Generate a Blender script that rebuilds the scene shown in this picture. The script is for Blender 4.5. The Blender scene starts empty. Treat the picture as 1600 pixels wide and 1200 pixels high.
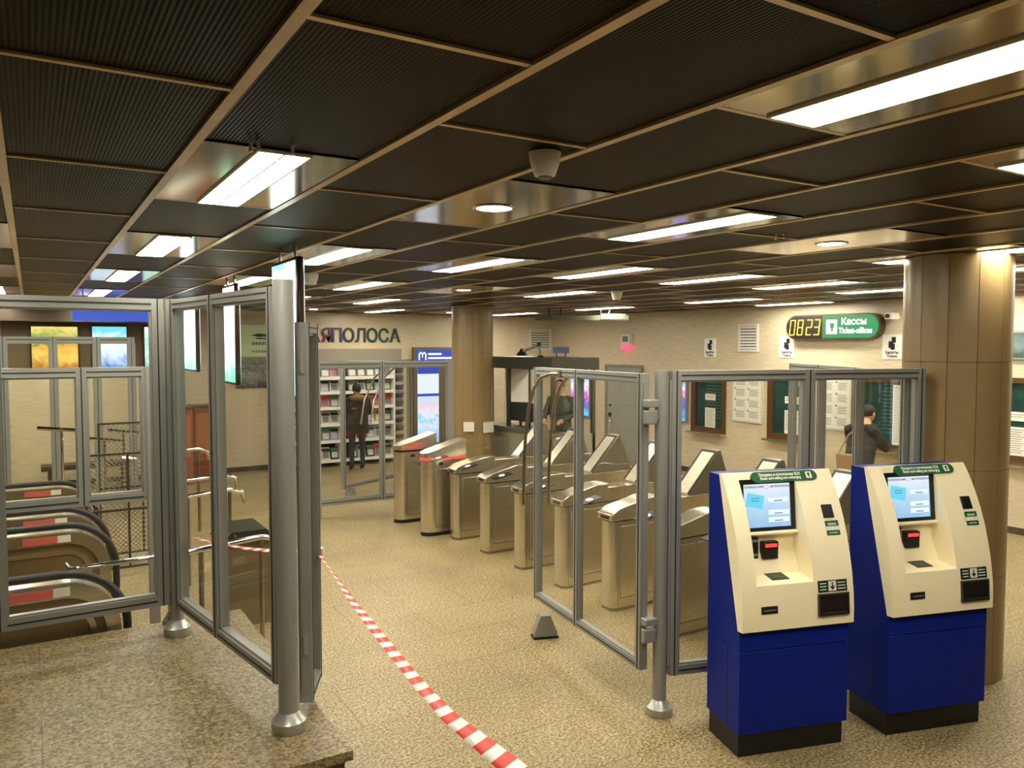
import bpy, bmesh, math, random
from mathutils import Vector, Matrix
random.seed(7)
R = math.radians
S = bpy.context.scene
COL = S.collection

# ---------------------------------------------------------------- camera, world, exposure
cam = bpy.data.cameras.new('camera')
cam.sensor_width = 36.0
cam.lens = 36.0 * 1227.0 / 1600.0
cam.clip_start = 0.05
cam_o = bpy.data.objects.new('camera', cam)
cam_o.location = (0, 0, 2.5)
cam_o.rotation_euler = (R(90 - 2.84), 0, -R(31.5))
COL.objects.link(cam_o)
S.camera = cam_o
W = bpy.data.worlds.new('world')
S.world = W
W.use_nodes = True
W.node_tree.nodes['Background'].inputs[0].default_value = (0.9, 0.8, 0.6, 1)
W.node_tree.nodes['Background'].inputs[1].default_value = 0.02
S.view_settings.view_transform = 'Standard'
S.view_settings.look = 'None'
S.view_settings.gamma = 1.0
S.view_settings.use_curve_mapping = False
S.view_settings.exposure = 1.58
LAMP_COLOUR = (1.0, 0.93, 0.77)
LAMP_POWER = 15.0

# ---------------------------------------------------------------- materials
MATS = {}
EMIT = 0.46        # all lit prints and screens follow the exposure together
def lin(r, g, b):
    f = lambda c: (c / 255.0 / 12.92) if c <= 10 else ((c / 255.0 + 0.055) / 1.055) ** 2.4
    return (f(r), f(g), f(b), 1.0)

def mat(name, rgb=(128, 128, 128), rough=0.5, metal=0.0, emit=0.0, emit_rgb=None, spec=0.5,
        noise=0.0, scale=40.0, bump=0.0, stretch=None, coat=0.0):
    if name in MATS: return MATS[name]
    m = bpy.data.materials.new(name); m.use_nodes = True
    nt = m.node_tree; b = nt.nodes['Principled BSDF']
    b.inputs['Base Color'].default_value = lin(*rgb)
    b.inputs['Roughness'].default_value = rough
    b.inputs['Metallic'].default_value = metal
    b.inputs['Specular IOR Level'].default_value = spec
    b.inputs['Coat Weight'].default_value = coat
    if emit:
        if emit >= .5: b.inputs['Base Color'].default_value = (.02, .02, .02, 1)
        b.inputs['Emission Color'].default_value = lin(*(emit_rgb or rgb))
        b.inputs['Emission Strength'].default_value = emit * EMIT
    if noise or bump:
        tc = nt.nodes.new('ShaderNodeTexCoord'); mp = nt.nodes.new('ShaderNodeMapping')
        nt.links.new(tc.outputs['Object'], mp.inputs[0])
        if stretch: mp.inputs['Scale'].default_value = stretch
        n = nt.nodes.new('ShaderNodeTexNoise'); n.inputs['Scale'].default_value = scale
        n.inputs['Detail'].default_value = 5
        nt.links.new(mp.outputs[0], n.inputs['Vector'])
        if noise:
            hs = nt.nodes.new('ShaderNodeHueSaturation'); hs.inputs['Color'].default_value = lin(*rgb)
            mr = nt.nodes.new('ShaderNodeMapRange')
            mr.inputs['To Min'].default_value = 1 - noise; mr.inputs['To Max'].default_value = 1 + noise
            mr.inputs['From Min'].default_value = 0.3; mr.inputs['From Max'].default_value = 0.7
            nt.links.new(n.outputs['Fac'], mr.inputs['Value'])
            nt.links.new(mr.outputs[0], hs.inputs['Value'])
            nt.links.new(hs.outputs[0], b.inputs['Base Color'])
        if bump:
            bp = nt.nodes.new('ShaderNodeBump'); bp.inputs['Strength'].default_value = bump
            bp.inputs['Distance'].default_value = 0.01
            nt.links.new(n.outputs['Fac'], bp.inputs['Height'])
            nt.links.new(bp.outputs[0], b.inputs['Normal'])
    MATS[name] = m
    return m

def glass_mat(name, tint=(1, 1, 1), refl=1.0, rough=0.02):
    if name in MATS: return MATS[name]
    m = bpy.data.materials.new(name); m.use_nodes = True
    nt = m.node_tree; nt.nodes.clear()
    o = nt.nodes.new('ShaderNodeOutputMaterial'); mx = nt.nodes.new('ShaderNodeMixShader')
    t = nt.nodes.new('ShaderNodeBsdfTransparent'); g = nt.nodes.new('ShaderNodeBsdfGlossy')
    t.inputs[0].default_value = (*tint, 1); g.inputs['Roughness'].default_value = rough
    lw = nt.nodes.new('ShaderNodeLayerWeight'); lw.inputs['Blend'].default_value = 0.5
    pw = nt.nodes.new('ShaderNodeMath'); pw.operation = 'POWER'; pw.inputs[1].default_value = 4.5
    mu = nt.nodes.new('ShaderNodeMath'); mu.operation = 'MULTIPLY_ADD'; mu.inputs[1].default_value = 0.8 * refl; mu.inputs[2].default_value = 0.03 * refl
    nt.links.new(lw.outputs['Facing'], pw.inputs[0]); nt.links.new(pw.outputs[0], mu.inputs[0]); nt.links.new(mu.outputs[0], mx.inputs[0])
    nt.links.new(t.outputs[0], mx.inputs[1]); nt.links.new(g.outputs[0], mx.inputs[2])
    nt.links.new(mx.outputs[0], o.inputs[0])
    MATS[name] = m
    return m

def stone_floor_mat(name='granite_floor', tone=1.0):
    m = bpy.data.materials.new(name); m.use_nodes = True
    nt = m.node_tree; b = nt.nodes['Principled BSDF']; L = nt.links.new
    tc = nt.nodes.new('ShaderNodeTexCoord')
    n1 = nt.nodes.new('ShaderNodeTexNoise'); n1.inputs['Scale'].default_value = 55; n1.inputs['Detail'].default_value = 6
    n1.inputs['Roughness'].default_value = 0.75
    n2 = nt.nodes.new('ShaderNodeTexNoise'); n2.inputs['Scale'].default_value = 1.1; n2.inputs['Detail'].default_value = 4
    v = nt.nodes.new('ShaderNodeTexVoronoi'); v.inputs['Scale'].default_value = 16
    for n in (n1, n2, v): L(tc.outputs['Object'], n.inputs['Vector'])
    r1 = nt.nodes.new('ShaderNodeValToRGB')
    r1.color_ramp.elements[0].position = 0.40; r1.color_ramp.elements[0].color = lin(78, 66, 42)
    r1.color_ramp.elements[1].position = 0.62; r1.color_ramp.elements[1].color = lin(196, 174, 124)
    L(n1.outputs['Fac'], r1.inputs[0])
    r2 = nt.nodes.new('ShaderNodeValToRGB')     # pale pebbles in the stone
    r2.color_ramp.elements[0].position = 0.10; r2.color_ramp.elements[0].color = (1, 1, 1, 1)
    r2.color_ramp.elements[1].position = 0.20; r2.color_ramp.elements[1].color = (0, 0, 0, 1)
    L(v.outputs['Distance'], r2.inputs[0])
    wn = nt.nodes.new('ShaderNodeMath'); wn.operation = 'MULTIPLY'; wn.inputs[1].default_value = 0.55
    L(r2.outputs[0], wn.inputs[0])
    mx = nt.nodes.new('ShaderNodeMixRGB'); mx.inputs[2].default_value = lin(205, 182, 138)
    L(wn.outputs[0], mx.inputs[0]); L(r1.outputs[0], mx.inputs[1])
    hs = nt.nodes.new('ShaderNodeHueSaturation'); mr = nt.nodes.new('ShaderNodeMapRange')
    mr.inputs['From Min'].default_value = 0.3; mr.inputs['From Max'].default_value = 0.7
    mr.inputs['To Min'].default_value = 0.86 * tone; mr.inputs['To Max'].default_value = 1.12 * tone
    L(n2.outputs['Fac'], mr.inputs['Value']); L(mr.outputs[0], hs.inputs['Value']); L(mx.outputs[0], hs.inputs['Color'])
    # slab joints
    br = nt.nodes.new('ShaderNodeTexBrick'); br.inputs['Scale'].default_value = 1.0
    br.inputs['Brick Width'].default_value = 1.2; br.inputs['Row Height'].default_value = 0.6
    br.inputs['Mortar Size'].default_value = 0.004; br.inputs['Mortar Smooth'].default_value = 0.3
    br.inputs['Color1'].default_value = (1, 1, 1, 1); br.inputs['Color2'].default_value = (.93, .93, .93, 1)
    br.inputs['Mortar'].default_value = (.5, .48, .43, 1)
    L(tc.outputs['Object'], br.inputs['Vector'])
    ml = nt.nodes.new('ShaderNodeMixRGB'); ml.blend_type = 'MULTIPLY'; ml.inputs[0].default_value = 1
    L(hs.outputs[0], ml.inputs[1]); L(br.outputs['Color'], ml.inputs[2])
    L(ml.outputs[0], b.inputs['Base Color'])
    b.inputs['Roughness'].default_value = 0.42
    bp = nt.nodes.new('ShaderNodeBump'); bp.inputs['Strength'].default_value = 0.25; bp.inputs['Distance'].default_value = 0.004
    L(n1.outputs['Fac'], bp.inputs['Height']); L(bp.outputs[0], b.inputs['Normal'])
    return m

def wall_mat(name, rgb):
    m = bpy.data.materials.new(name); m.use_nodes = True
    nt = m.node_tree; b = nt.nodes['Principled BSDF']; L = nt.links.new
    tc = nt.nodes.new('ShaderNodeTexCoord'); mp = nt.nodes.new('ShaderNodeMapping')
    mp.inputs['Scale'].default_value = (3, 3, 60)
    n = nt.nodes.new('ShaderNodeTexNoise'); n.inputs['Scale'].default_value = 1.5; n.inputs['Detail'].default_value = 6
    L(tc.outputs['Object'], mp.inputs[0]); L(mp.outputs[0], n.inputs['Vector'])
    r = nt.nodes.new('ShaderNodeValToRGB')
    a = [max(0, c - 16) for c in rgb]; c2 = [min(255, c + 10) for c in rgb]
    r.color_ramp.elements[0].position = 0.3; r.color_ramp.elements[0].color = lin(*a)
    r.color_ramp.elements[1].position = 0.7; r.color_ramp.elements[1].color = lin(*c2)
    L(n.outputs['Fac'], r.inputs[0]); L(r.outputs[0], b.inputs['Base Color'])
    b.inputs['Roughness'].default_value = 0.3
    return m

def ribbed_mat(name, dark, light, pitch, axis='X', rough=0.42):
    """ceiling tray sheet: fine parallel ribs along Y"""
    m = bpy.data.materials.new(name); m.use_nodes = True
    nt = m.node_tree; b = nt.nodes['Principled BSDF']; L = nt.links.new
    tc = nt.nodes.new('ShaderNodeTexCoord'); w = nt.nodes.new('ShaderNodeTexWave')
    w.wave_type = 'BANDS'; w.bands_direction = axis; w.wave_profile = 'SIN'
    w.inputs['Scale'].default_value = 2 * math.pi / pitch / 20.0
    L(tc.outputs['Object'], w.inputs['Vector'])
    w2 = nt.nodes.new('ShaderNodeTexWave'); w2.wave_type = 'BANDS'; w2.bands_direction = 'Y'
    w2.inputs['Scale'].default_value = 2 * math.pi / (pitch * 1.0) / 20.0
    L(tc.outputs['Object'], w2.inputs['Vector'])
    mm = nt.nodes.new('ShaderNodeMath'); mm.operation = 'MULTIPLY_ADD'; mm.inputs[1].default_value = 0.3
    L(w2.outputs['Fac'], mm.inputs[0]); L(w.outputs['Fac'], mm.inputs[2])
    r = nt.nodes.new('ShaderNodeValToRGB')
    r.color_ramp.elements[0].position = 0.55; r.color_ramp.elements[0].color = lin(*dark)
    r.color_ramp.elements[1].position = 1.1 if False else 1.0; r.color_ramp.elements[1].color = lin(*light)
    L(mm.outputs[0], r.inputs[0]); L(r.outputs[0], b.inputs['Base Color'])
    b.inputs['Roughness'].default_value = rough; b.inputs['Metallic'].default_value = 0.2; b.inputs['Specular IOR Level'].default_value = 0.06; b.inputs['Specular Tint'].default_value = (1.0, .8, .5, 1)
    bp = nt.nodes.new('ShaderNodeBump'); bp.inputs['Strength'].default_value = 0.35; bp.inputs['Distance'].default_value = 0.004
    L(w.outputs['Fac'], bp.inputs['Height']); L(bp.outputs[0], b.inputs['Normal'])
    return m

def picture_mat(name, stops, emit=0.0, scale=3.0, rough=0.3, distort=1.5, dirz=True):
    """flat print: blotchy colours along height"""
    m = bpy.data.materials.new(name); m.use_nodes = True
    nt = m.node_tree; b = nt.nodes['Principled BSDF']; L = nt.links.new
    tc = nt.nodes.new('ShaderNodeTexCoord'); n = nt.nodes.new('ShaderNodeTexNoise')
    n.inputs['Scale'].default_value = scale; n.inputs['Detail'].default_value = 4; n.inputs['Distortion'].default_value = distort
    L(tc.outputs['Object'], n.inputs['Vector'])
    sp = nt.nodes.new('ShaderNodeSeparateXYZ'); L(tc.outputs['Generated'], sp.inputs[0])
    ma = nt.nodes.new('ShaderNodeMath'); ma.operation = 'MULTIPLY_ADD'; ma.inputs[1].default_value = 0.9
    sb = nt.nodes.new('ShaderNodeMath'); sb.operation = 'SUBTRACT'; sb.inputs[1].default_value = 0.45
    L(n.outputs['Fac'], ma.inputs[0]); L(sp.outputs[2], sb.inputs[0]); L(sb.outputs[0], ma.inputs[2])
    r = nt.nodes.new('ShaderNodeValToRGB')
    els = r.color_ramp.elements
    while len(els) < len(stops): els.new(0.5)
    for e, (p, c) in zip(els, stops): e.position = p; e.color = lin(*c)
    L(ma.outputs[0], r.inputs[0])
    b.inputs['Roughness'].default_value = rough
    if emit: b.inputs['Base Color'].default_value = (.02, .02, .02, 1)
    else: L(r.outputs[0], b.inputs['Base Color'])
    if emit:
        L(r.outputs[0], b.inputs['Emission Color']); b.inputs['Emission Strength'].default_value = emit * EMIT
    return m

M_FLOOR = stone_floor_mat()
M_WALL = wall_mat('beige_stone_wall', (212, 197, 166))
M_WALL2 = wall_mat('brown_stone_wall', (140, 116, 82))
M_TILE = mat('beige_column_tile', (150, 126, 86), rough=0.3, noise=0.05, scale=9)
M_PANEL = ribbed_mat('ribbed_ceiling_sheet', (1, 1, 0), (16, 13, 7), 0.0125)
M_DARK = mat('ceiling_void', (12, 10, 8), rough=0.9)
M_RAIL = mat('bronze_ceiling_rail', (214, 188, 142), rough=0.3, metal=0.3, noise=0.1, scale=8)
M_BRASS = mat('polished_ceiling_tray', (196, 184, 156), rough=0.12, metal=1.0, noise=0.06, scale=3)
M_LAMP = bpy.data.materials.new('fluorescent_diffuser'); M_LAMP.use_nodes = True
_b = M_LAMP.node_tree.nodes['Principled BSDF']
_b.inputs['Base Color'].default_value = (.9, .9, .85, 1)
_b.inputs['Emission Color'].default_value = (*LAMP_COLOUR, 1); _b.inputs['Emission Strength'].default_value = LAMP_POWER
M_WHITE = mat('white_enamel', (225, 222, 212), rough=0.4)
M_ALU = mat('grey_anodised_aluminium', (146, 146, 140), rough=0.36, metal=0.25, noise=0.02, scale=60)
M_ALUD = mat('dark_gasket', (28, 28, 26), rough=0.6)
M_GLASS = glass_mat('clear_glass', (0.975, 0.98, 0.965), 0.75)
M_CHROME = mat('chrome', (220, 220, 215), rough=0.08, metal=1.0)
M_STEEL = mat('brushed_stainless_steel', (214, 206, 186), rough=0.26, metal=0.96, noise=0.07, scale=6, stretch=(1, 1, 7))
M_STEELD = mat('dark_brushed_steel', (150, 142, 122), rough=0.32, metal=1.0, noise=0.10, scale=6)
M_BLACK = mat('black_plastic', (14, 14, 14), rough=0.45)
M_RUBBER = mat('black_rubber', (22, 20, 18), rough=0.5)
M_BLUE = mat('blue_powder_coat', (2, 30, 128), rough=0.45, spec=0.2, noise=0.05, scale=80)
M_CREAM = mat('cream_plastic', (252, 240, 202), rough=0.42, noise=0.02, scale=80)
M_GREEN = mat('green_print', (18, 92, 48), rough=0.4)
M_PAPER = mat('white_paper', (228, 224, 210), rough=0.7)
M_INK = mat('black_ink', (20, 20, 20), rough=0.6)
M_GREYINK = mat('grey_ink', (120, 118, 112), rough=0.6)
M_WTXT = mat('white_lettering', (240, 240, 232), rough=0.5)
M_RED = mat('red_tape', (226, 52, 34), rough=0.4)
M_TAPEW = mat('white_tape', (236, 232, 224), rough=0.4)
M_WOOD = mat('varnished_wood', (84, 56, 26), rough=0.35, noise=0.2, scale=14, stretch=(1, 1, 8))
M_SKIN = mat('skin', (206, 150, 118), rough=0.55)

# ---------------------------------------------------------------- mesh helpers
class MB:
    def __init__(s): s.v = []; s.f = []; s.m = []; s.sm = []
    def add(s, vs, fs, mi=0, smooth=False):
        o = len(s.v); s.v += [tuple(v) for v in vs]
        for f in fs: s.f.append([i + o for i in f]); s.m.append(mi); s.sm.append(smooth)
        return s
    def box(s, x0, y0, z0, x1, y1, z1, mi=0):
        x0, x1 = min(x0, x1), max(x0, x1); y0, y1 = min(y0, y1), max(y0, y1); z0, z1 = min(z0, z1), max(z0, z1)
        v = [(x0, y0, z0), (x1, y0, z0), (x1, y1, z0), (x0, y1, z0), (x0, y0, z1), (x1, y0, z1), (x1, y1, z1), (x0, y1, z1)]
        return s.add(v, [(3, 2, 1, 0), (4, 5, 6, 7), (0, 1, 5, 4), (1, 2, 6, 5), (2, 3, 7, 6), (3, 0, 4, 7)], mi)
    def prism(s, poly, axis, a, b, mi=0, smooth=False):
        """poly: 2-D points; axis 'x','y','z' = extrude axis (poly is in the other two, in order)"""
        n = len(poly)
        def P(p, t): return {'x': (t, p[0], p[1]), 'y': (p[0], t, p[1]), 'z': (p[0], p[1], t)}[axis]
        vs = [P(p, a) for p in poly] + [P(p, b) for p in poly]
        s.add(vs, [list(range(n))[::-1], list(range(n, 2 * n))], mi)
        o = len(s.v) - 2 * n
        for i in range(n):
            j = (i + 1) % n
            s.f.append([o + i, o + j, o + n + j, o + n + i]); s.m.append(mi); s.sm.append(smooth)
        return s
    def cyl(s, c, r, h, seg=20, r2=None, mi=0, axis='z', caps=True):
        r2 = r if r2 is None else r2
        def P(a, rr, t):
            x, y = rr * math.cos(a), rr * math.sin(a)
            q = {'z': (x, y, t), 'x': (t, x, y), 'y': (x, t, y)}[axis]
            return (c[0] + q[0], c[1] + q[1], c[2] + q[2])
        vs = [P(2 * math.pi * i / seg, r, 0) for i in range(seg)] + [P(2 * math.pi * i / seg, r2, h) for i in range(seg)]
        s.add(vs, [[i, (i + 1) % seg, seg + (i + 1) % seg, seg + i] for i in range(seg)], mi, True)
        if caps:
            o = len(s.v) - 2 * seg
            s.f += [[o + i for i in range(seg)][::-1], [o + seg + i for i in range(seg)]]; s.m += [mi, mi]; s.sm += [False, False]
        return s
    def lathe(s, c, prof, seg=24, mi=0):
        n = len(prof)
        vs = []
        for i in range(seg):
            a = 2 * math.pi * i / seg
            vs += [(c[0] + r * math.cos(a), c[1] + r * math.sin(a), c[2] + z) for r, z in prof]
        fs = []
        for i in range(seg):
            j = (i + 1) % seg
            for k in range(n - 1): fs.append([i * n + k, j * n + k, j * n + k + 1, i * n + k + 1])
        s.add(vs, fs, mi, True)
        o = len(s.v) - n * seg
        s.f += [[o + i * n for i in range(seg)][::-1], [o + i * n + n - 1 for i in range(seg)]]; s.m += [mi, mi]; s.sm += [False, False]
        return s
    def tube(s, pts, r, seg=10, mi=0, rr=None, closed=False):
        P = [Vector(p) for p in pts]; n = len(P)
        rings = []; up = None
        for i in range(n):
            t = (P[min(i + 1, n - 1)] - P[max(i - 1, 0)])
            if closed: t = P[(i + 1) % n] - P[(i - 1) % n]
            t.normalize()
            if up is None:
                up = Vector((0, 0, 1)) if abs(t.z) < 0.9 else Vector((1, 0, 0))
            a = t.cross(up)
            if a.length < 1e-6: a = t.orthogonal()
            a.normalize(); b = a.cross(t); b.normalize(); up = b
            q = rr[i] if rr else r
            rings.append([P[i] + (a * math.cos(2 * math.pi * k / seg) + b * math.sin(2 * math.pi * k / seg)) * q for k in range(seg)])
        vs = [v for ring in rings for v in ring]
        fs = []
        for i in range(n if closed else n - 1):
            i2 = (i + 1) % n
            for k in range(seg):
                k2 = (k + 1) % seg
                fs.append([i * seg + k, i * seg + k2, i2 * seg + k2, i2 * seg + k])
        s.add(vs, fs, mi, True)
        if not closed:
            o = len(s.v) - n * seg
            s.f += [[o + k for k in range(seg)][::-1], [o + (n - 1) * seg + k for k in range(seg)]]; s.m += [mi, mi]; s.sm += [False, False]
        return s
    def loft(s, rings, seg=20, mi=0):
        """rings: (cx,cy,cz,rx,ry,rot)"""
        vs = []
        for cx, cy, cz, rx, ry, rot in rings:
            for k in range(seg):
                a = 2 * math.pi * k / seg
                x, y = rx * math.cos(a), ry * math.sin(a)
                vs.append((cx + x * math.cos(rot) - y * math.sin(rot), cy + x * math.sin(rot) + y * math.cos(rot), cz))
        n = len(rings); fs = []
        for i in range(n - 1):
            for k in range(seg):
                k2 = (k + 1) % seg
                fs.append([i * seg + k, i * seg + k2, (i + 1) * seg + k2, (i + 1) * seg + k])
        s.add(vs, fs, mi, True)
        o = len(s.v) - n * seg
        s.f += [[o + k for k in range(seg)][::-1], [o + (n - 1) * seg + k for k in range(seg)]]; s.m += [mi, mi]; s.sm += [True, True]
        return s
    def ball(s, c, rx, ry, rz, seg=14, rings=9, mi=0):
        vs = []; fs = []
        for i in range(rings + 1):
            t = math.pi * i / rings
            for k in range(seg):
                a = 2 * math.pi * k / seg
                vs.append((c[0] + rx * math.sin(t) * math.cos(a), c[1] + ry * math.sin(t) * math.sin(a), c[2] - rz * math.cos(t)))
        for i in range(rings):
            for k in range(seg):
                k2 = (k + 1) % seg
                fs.append([i * seg + k, i * seg + k2, (i + 1) * seg + k2, (i + 1) * seg + k])
        return s.add(vs, fs, mi, True)
    def mesh(s, name, mats):
        me = bpy.data.meshes.new(name)
        me.from_pydata(s.v, [], s.f)
        for m in (mats if isinstance(mats, (list, tuple)) else [mats]): me.materials.append(m)
        me.polygons.foreach_set('material_index', s.m)
        me.polygons.foreach_set('use_smooth', s.sm)
        me.validate(); me.update()
        me.set_sharp_from_angle(angle=R(38))
        return me
    def build(s, name, mats, parent=None, loc=None, bevel=0.0):
        o = bpy.data.objects.new(name, s.mesh(name, mats)); COL.objects.link(o)
        if parent: o.parent = parent
        if loc: o.location = loc
        if bevel:
            b = o.modifiers.new('bevel', 'BEVEL'); b.width = bevel; b.segments = 2; b.limit_method = 'ANGLE'; b.angle_limit = R(40)
        return o

def link_mesh(name, me, parent=None, loc=(0, 0, 0), rotz=0.0):
    o = bpy.data.objects.new(name, me); COL.objects.link(o); o.location = loc; o.rotation_euler = (0, 0, rotz)
    if parent: o.parent = parent
    return o
def thing(name, label, cat, loc=(0, 0, 0), rotz=0.0, group=None, kind=None):
    o = bpy.data.objects.new(name, None); COL.objects.link(o)
    o.location = loc; o.rotation_euler = (0, 0, rotz); o.empty_display_size = 0.1
    return tag(o, label, cat, group, kind)
def tag(o, label=None, cat=None, group=None, kind=None):
    if label: o['label'] = label
    if cat: o['category'] = cat
    if group: o['group'] = group
    if kind: o['kind'] = kind
    return o
def struct(name, mb, m, parent=None):
    o = mb.build(name, m, parent)
    if not parent: o['kind'] = 'structure'
    return o
def copy_tree(o, parent=None):
    c = o.copy(); COL.objects.link(c); c.parent = parent
    for ch in list(o.children): copy_tree(ch, c)
    return c
ORD = ['first', 'second', 'third', 'fourth', 'fifth', 'sixth', 'seventh', 'eighth', 'ninth', 'tenth', 'eleventh', 'twelfth', 'thirteenth', 'fourteenth']

def text_mesh(body, size, depth=0.002, align='CENTER', squash=1.0, bold=0.0):
    c = bpy.data.curves.new('lettering', 'FONT'); c.body = body; c.size = size; c.extrude = depth
    c.align_x = align; c.align_y = 'CENTER'; c.resolution_u = 3; c.offset = bold; c.space_line = 0.9
    o = bpy.data.objects.new('lettering', c); COL.objects.link(o)
    bpy.context.view_layer.update()
    me = bpy.data.meshes.new_from_object(o.evaluated_get(bpy.context.evaluated_depsgraph_get()))
    bpy.data.objects.remove(o); bpy.data.curves.remove(c)
    if squash != 1.0:
        for v in me.vertices: v.co.x *= squash
    return me
def text(body, size, m, parent, loc, rot, depth=0.002, align='CENTER', squash=1.0, bold=0.0, name='lettering'):
    me = text_mesh(body, size, depth, align, squash, bold); me.materials.clear(); me.materials.append(m)
    o = bpy.data.objects.new(name, me); COL.objects.link(o); o.parent = parent; o.location = loc; o.rotation_euler = rot
    return o

# ================================================================ SETTING
C = 3.17            # ceiling
XT = 11.07          # ticket wall
YK = 16.0           # kiosk wall
PZ = 0.5            # raised landing
def railx(c): return 1.047 * (-0.068 + 0.52 * c + (0.0085 * c * c if c > 0 else 0))
def jointy(n): return 1.047 * (0.495 * n + (0.006 * n * n if n > 0 else 0))

floor = struct('floor', MB().box(-5, -5, -0.2, XT + .3, YK + .3, 0), M_FLOOR)
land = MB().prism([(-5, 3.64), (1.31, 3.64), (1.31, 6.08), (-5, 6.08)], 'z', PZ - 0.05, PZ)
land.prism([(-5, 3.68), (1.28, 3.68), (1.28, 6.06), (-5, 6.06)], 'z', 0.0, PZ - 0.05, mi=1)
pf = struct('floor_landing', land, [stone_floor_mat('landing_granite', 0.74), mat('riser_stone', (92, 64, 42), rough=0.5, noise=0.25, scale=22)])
struct('wall_right', MB().box(XT, -5, 0, XT + .3, YK + .3, C + .1), M_WALL)
struct('wall_back', MB().box(-5, YK, 0, XT, YK + .3, C + .1), M_WALL)
struct('wall_left', MB().box(-5.3, -5, 0, -5, YK + .3, C + .1), M_WALL2)
struct('wall_front', MB().box(-5.3, -5.3, 0, XT + .3, -5, C + .1), M_WALL2)
struct('baseboard_right', MB().box(XT - .02, -5, 0, XT, YK, 0.09), mat('dark_skirting', (74, 64, 50), rough=.4))
struct('baseboard_back', MB().box(-5, YK - .02, 0, XT, YK, 0.09), MATS['dark_skirting'])

ceil = struct('ceiling', MB().box(-5, -5, C + 0.03, XT, YK, C + 0.12), M_DARK)
# ---- ceiling rails and trays
F = 1227.0
def proj(x, y, z):
    fw = (math.sin(R(31.5)) * math.cos(R(2.84)), math.cos(R(31.5)) * math.cos(R(2.84)), -math.sin(R(2.84)))
    rt = (math.cos(R(31.5)), -math.sin(R(31.5)), 0)
    up = (rt[1] * fw[2] - rt[2] * fw[1], rt[2] * fw[0] - rt[0] * fw[2], rt[0] * fw[1] - rt[1] * fw[0])
    v = (x, y, z - 2.5)
    d = sum(a * b for a, b in zip(v, fw))
    if d < 0.05: return None
    return 800 + F * sum(a * b for a, b in zip(v, rt)) / d, 600 - F * sum(a * b for a, b in zip(v, up)) / d
def in_view(x0, x1, y0, y1, z):
    for i in range(4):
        for j in range(4):
            p = proj(x0 + (x1 - x0) * i / 3, y0 + (y1 - y0) * j / 3, z)
            if p and -150 < p[0] < 1750 and -150 < p[1] < 1300: return True
    return False

lights = {}
for c in range(-9, 17, 2):
    for n in range(-7, 26, 4): lights[(c, n)] = 'tube'
for k in ((3, 5), (7, 5), (7, 13), (7, 21), (13, 1), (11, 21)): lights[k] = 'spot'
for k in ((11, 13), (11, 17), (9, 17), (15, 17), (15, 21), (3, 17), (3, 21), (5, 21), (1, 1), (-1, 5)): lights[k] = None

panel_mesh = {}
CMAX = 17
for c in range(-9, CMAX):
    x0, x1 = railx(c), min(railx(c + 1), XT)
    if x1 - x0 < .1 or x0 < -4.9: continue
    rl = MB().box(x0 - .016, -4.9, C - .006, x0 + .016, YK, C + .03)
    rl.build('ceiling_rail', M_RAIL, ceil)
    par = c % 2
    n = -8 + par
    while jointy(n) < YK:
        y0, y1 = jointy(n), min(jointy(n + 2), YK)
        if y1 - y0 > .1 and y0 > -4.9:
            if lights.get((c, n)) is None and in_view(x0, x1, y0, y1, C):
                p = MB().box(x0 + .018, y0 + .011, C + .004, x1 - .018, y1 - .011, C + .02)
                p.build('ceiling_panel', M_PANEL, ceil)
                cr = MB().box(x0 + .016, y0 - .01, C - .003, x1 - .016, y0 + .01, C + .025)
                cr.build('cross_rail', M_RAIL, ceil)
        n += 2

def tube_light(c, n, label, group):
    x0, x1, y0, y1 = railx(c) + .018, min(railx(c + 1), XT) - .018, jointy(n) + .004, min(jointy(n + 2), YK) - .004
    w = x1 - x0; fx0, fx1 = x0 + w * .33, x0 + w * .69
    t = thing('ceiling_light', label, 'ceiling light', ((x0 + x1) / 2, (y0 + y1) / 2, C - .012), 0, group)
    ox, oy = (x0 + x1) / 2, (y0 + y1) / 2
    L = lambda a: a - ox
    Y0, Y1 = y0 - oy, y1 - oy
    tr = MB()
    tr.box(L(x0), Y0, .01, L(fx0), Y1, .03); tr.box(L(fx1), Y0, .01, L(x1), Y1, .03)
    tr.box(L(fx0), Y0, .01, L(fx1), Y0 + .012, .03); tr.box(L(fx0), Y1 - .012, .01, L(fx1), Y1, .03)
    tr.build('tray', M_BRASS, t)
    fr = MB()
    a, b = L(fx0), L(fx1)
    fr.box(a, Y0 + .012, .002, a + .008, Y1 - .012, .03); fr.box(b - .008, Y0 + .012, .002, b, Y1 - .012, .03)
    fr.box(a + .008, Y0 + .012, .002, b - .008, Y0 + .022, .03); fr.box(a + .008, Y1 - .022, .002, b - .008, Y1 - .012, .03)
    fr.build('frame', M_WHITE, t)
    m_ = (a + b) / 2
    for u0, u1 in ((a + .008, m_ - .004), (m_ + .004, b - .008)):
        MB().box(u0, Y0 + .022, .005, u1, Y1 - .022, .02).build('diffuser', M_LAMP, t)
    MB().box(m_ - .004, Y0 + .022, .003, m_ + .004, Y1 - .022, .02).build('divider', M_WHITE, t)
    return t
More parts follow.
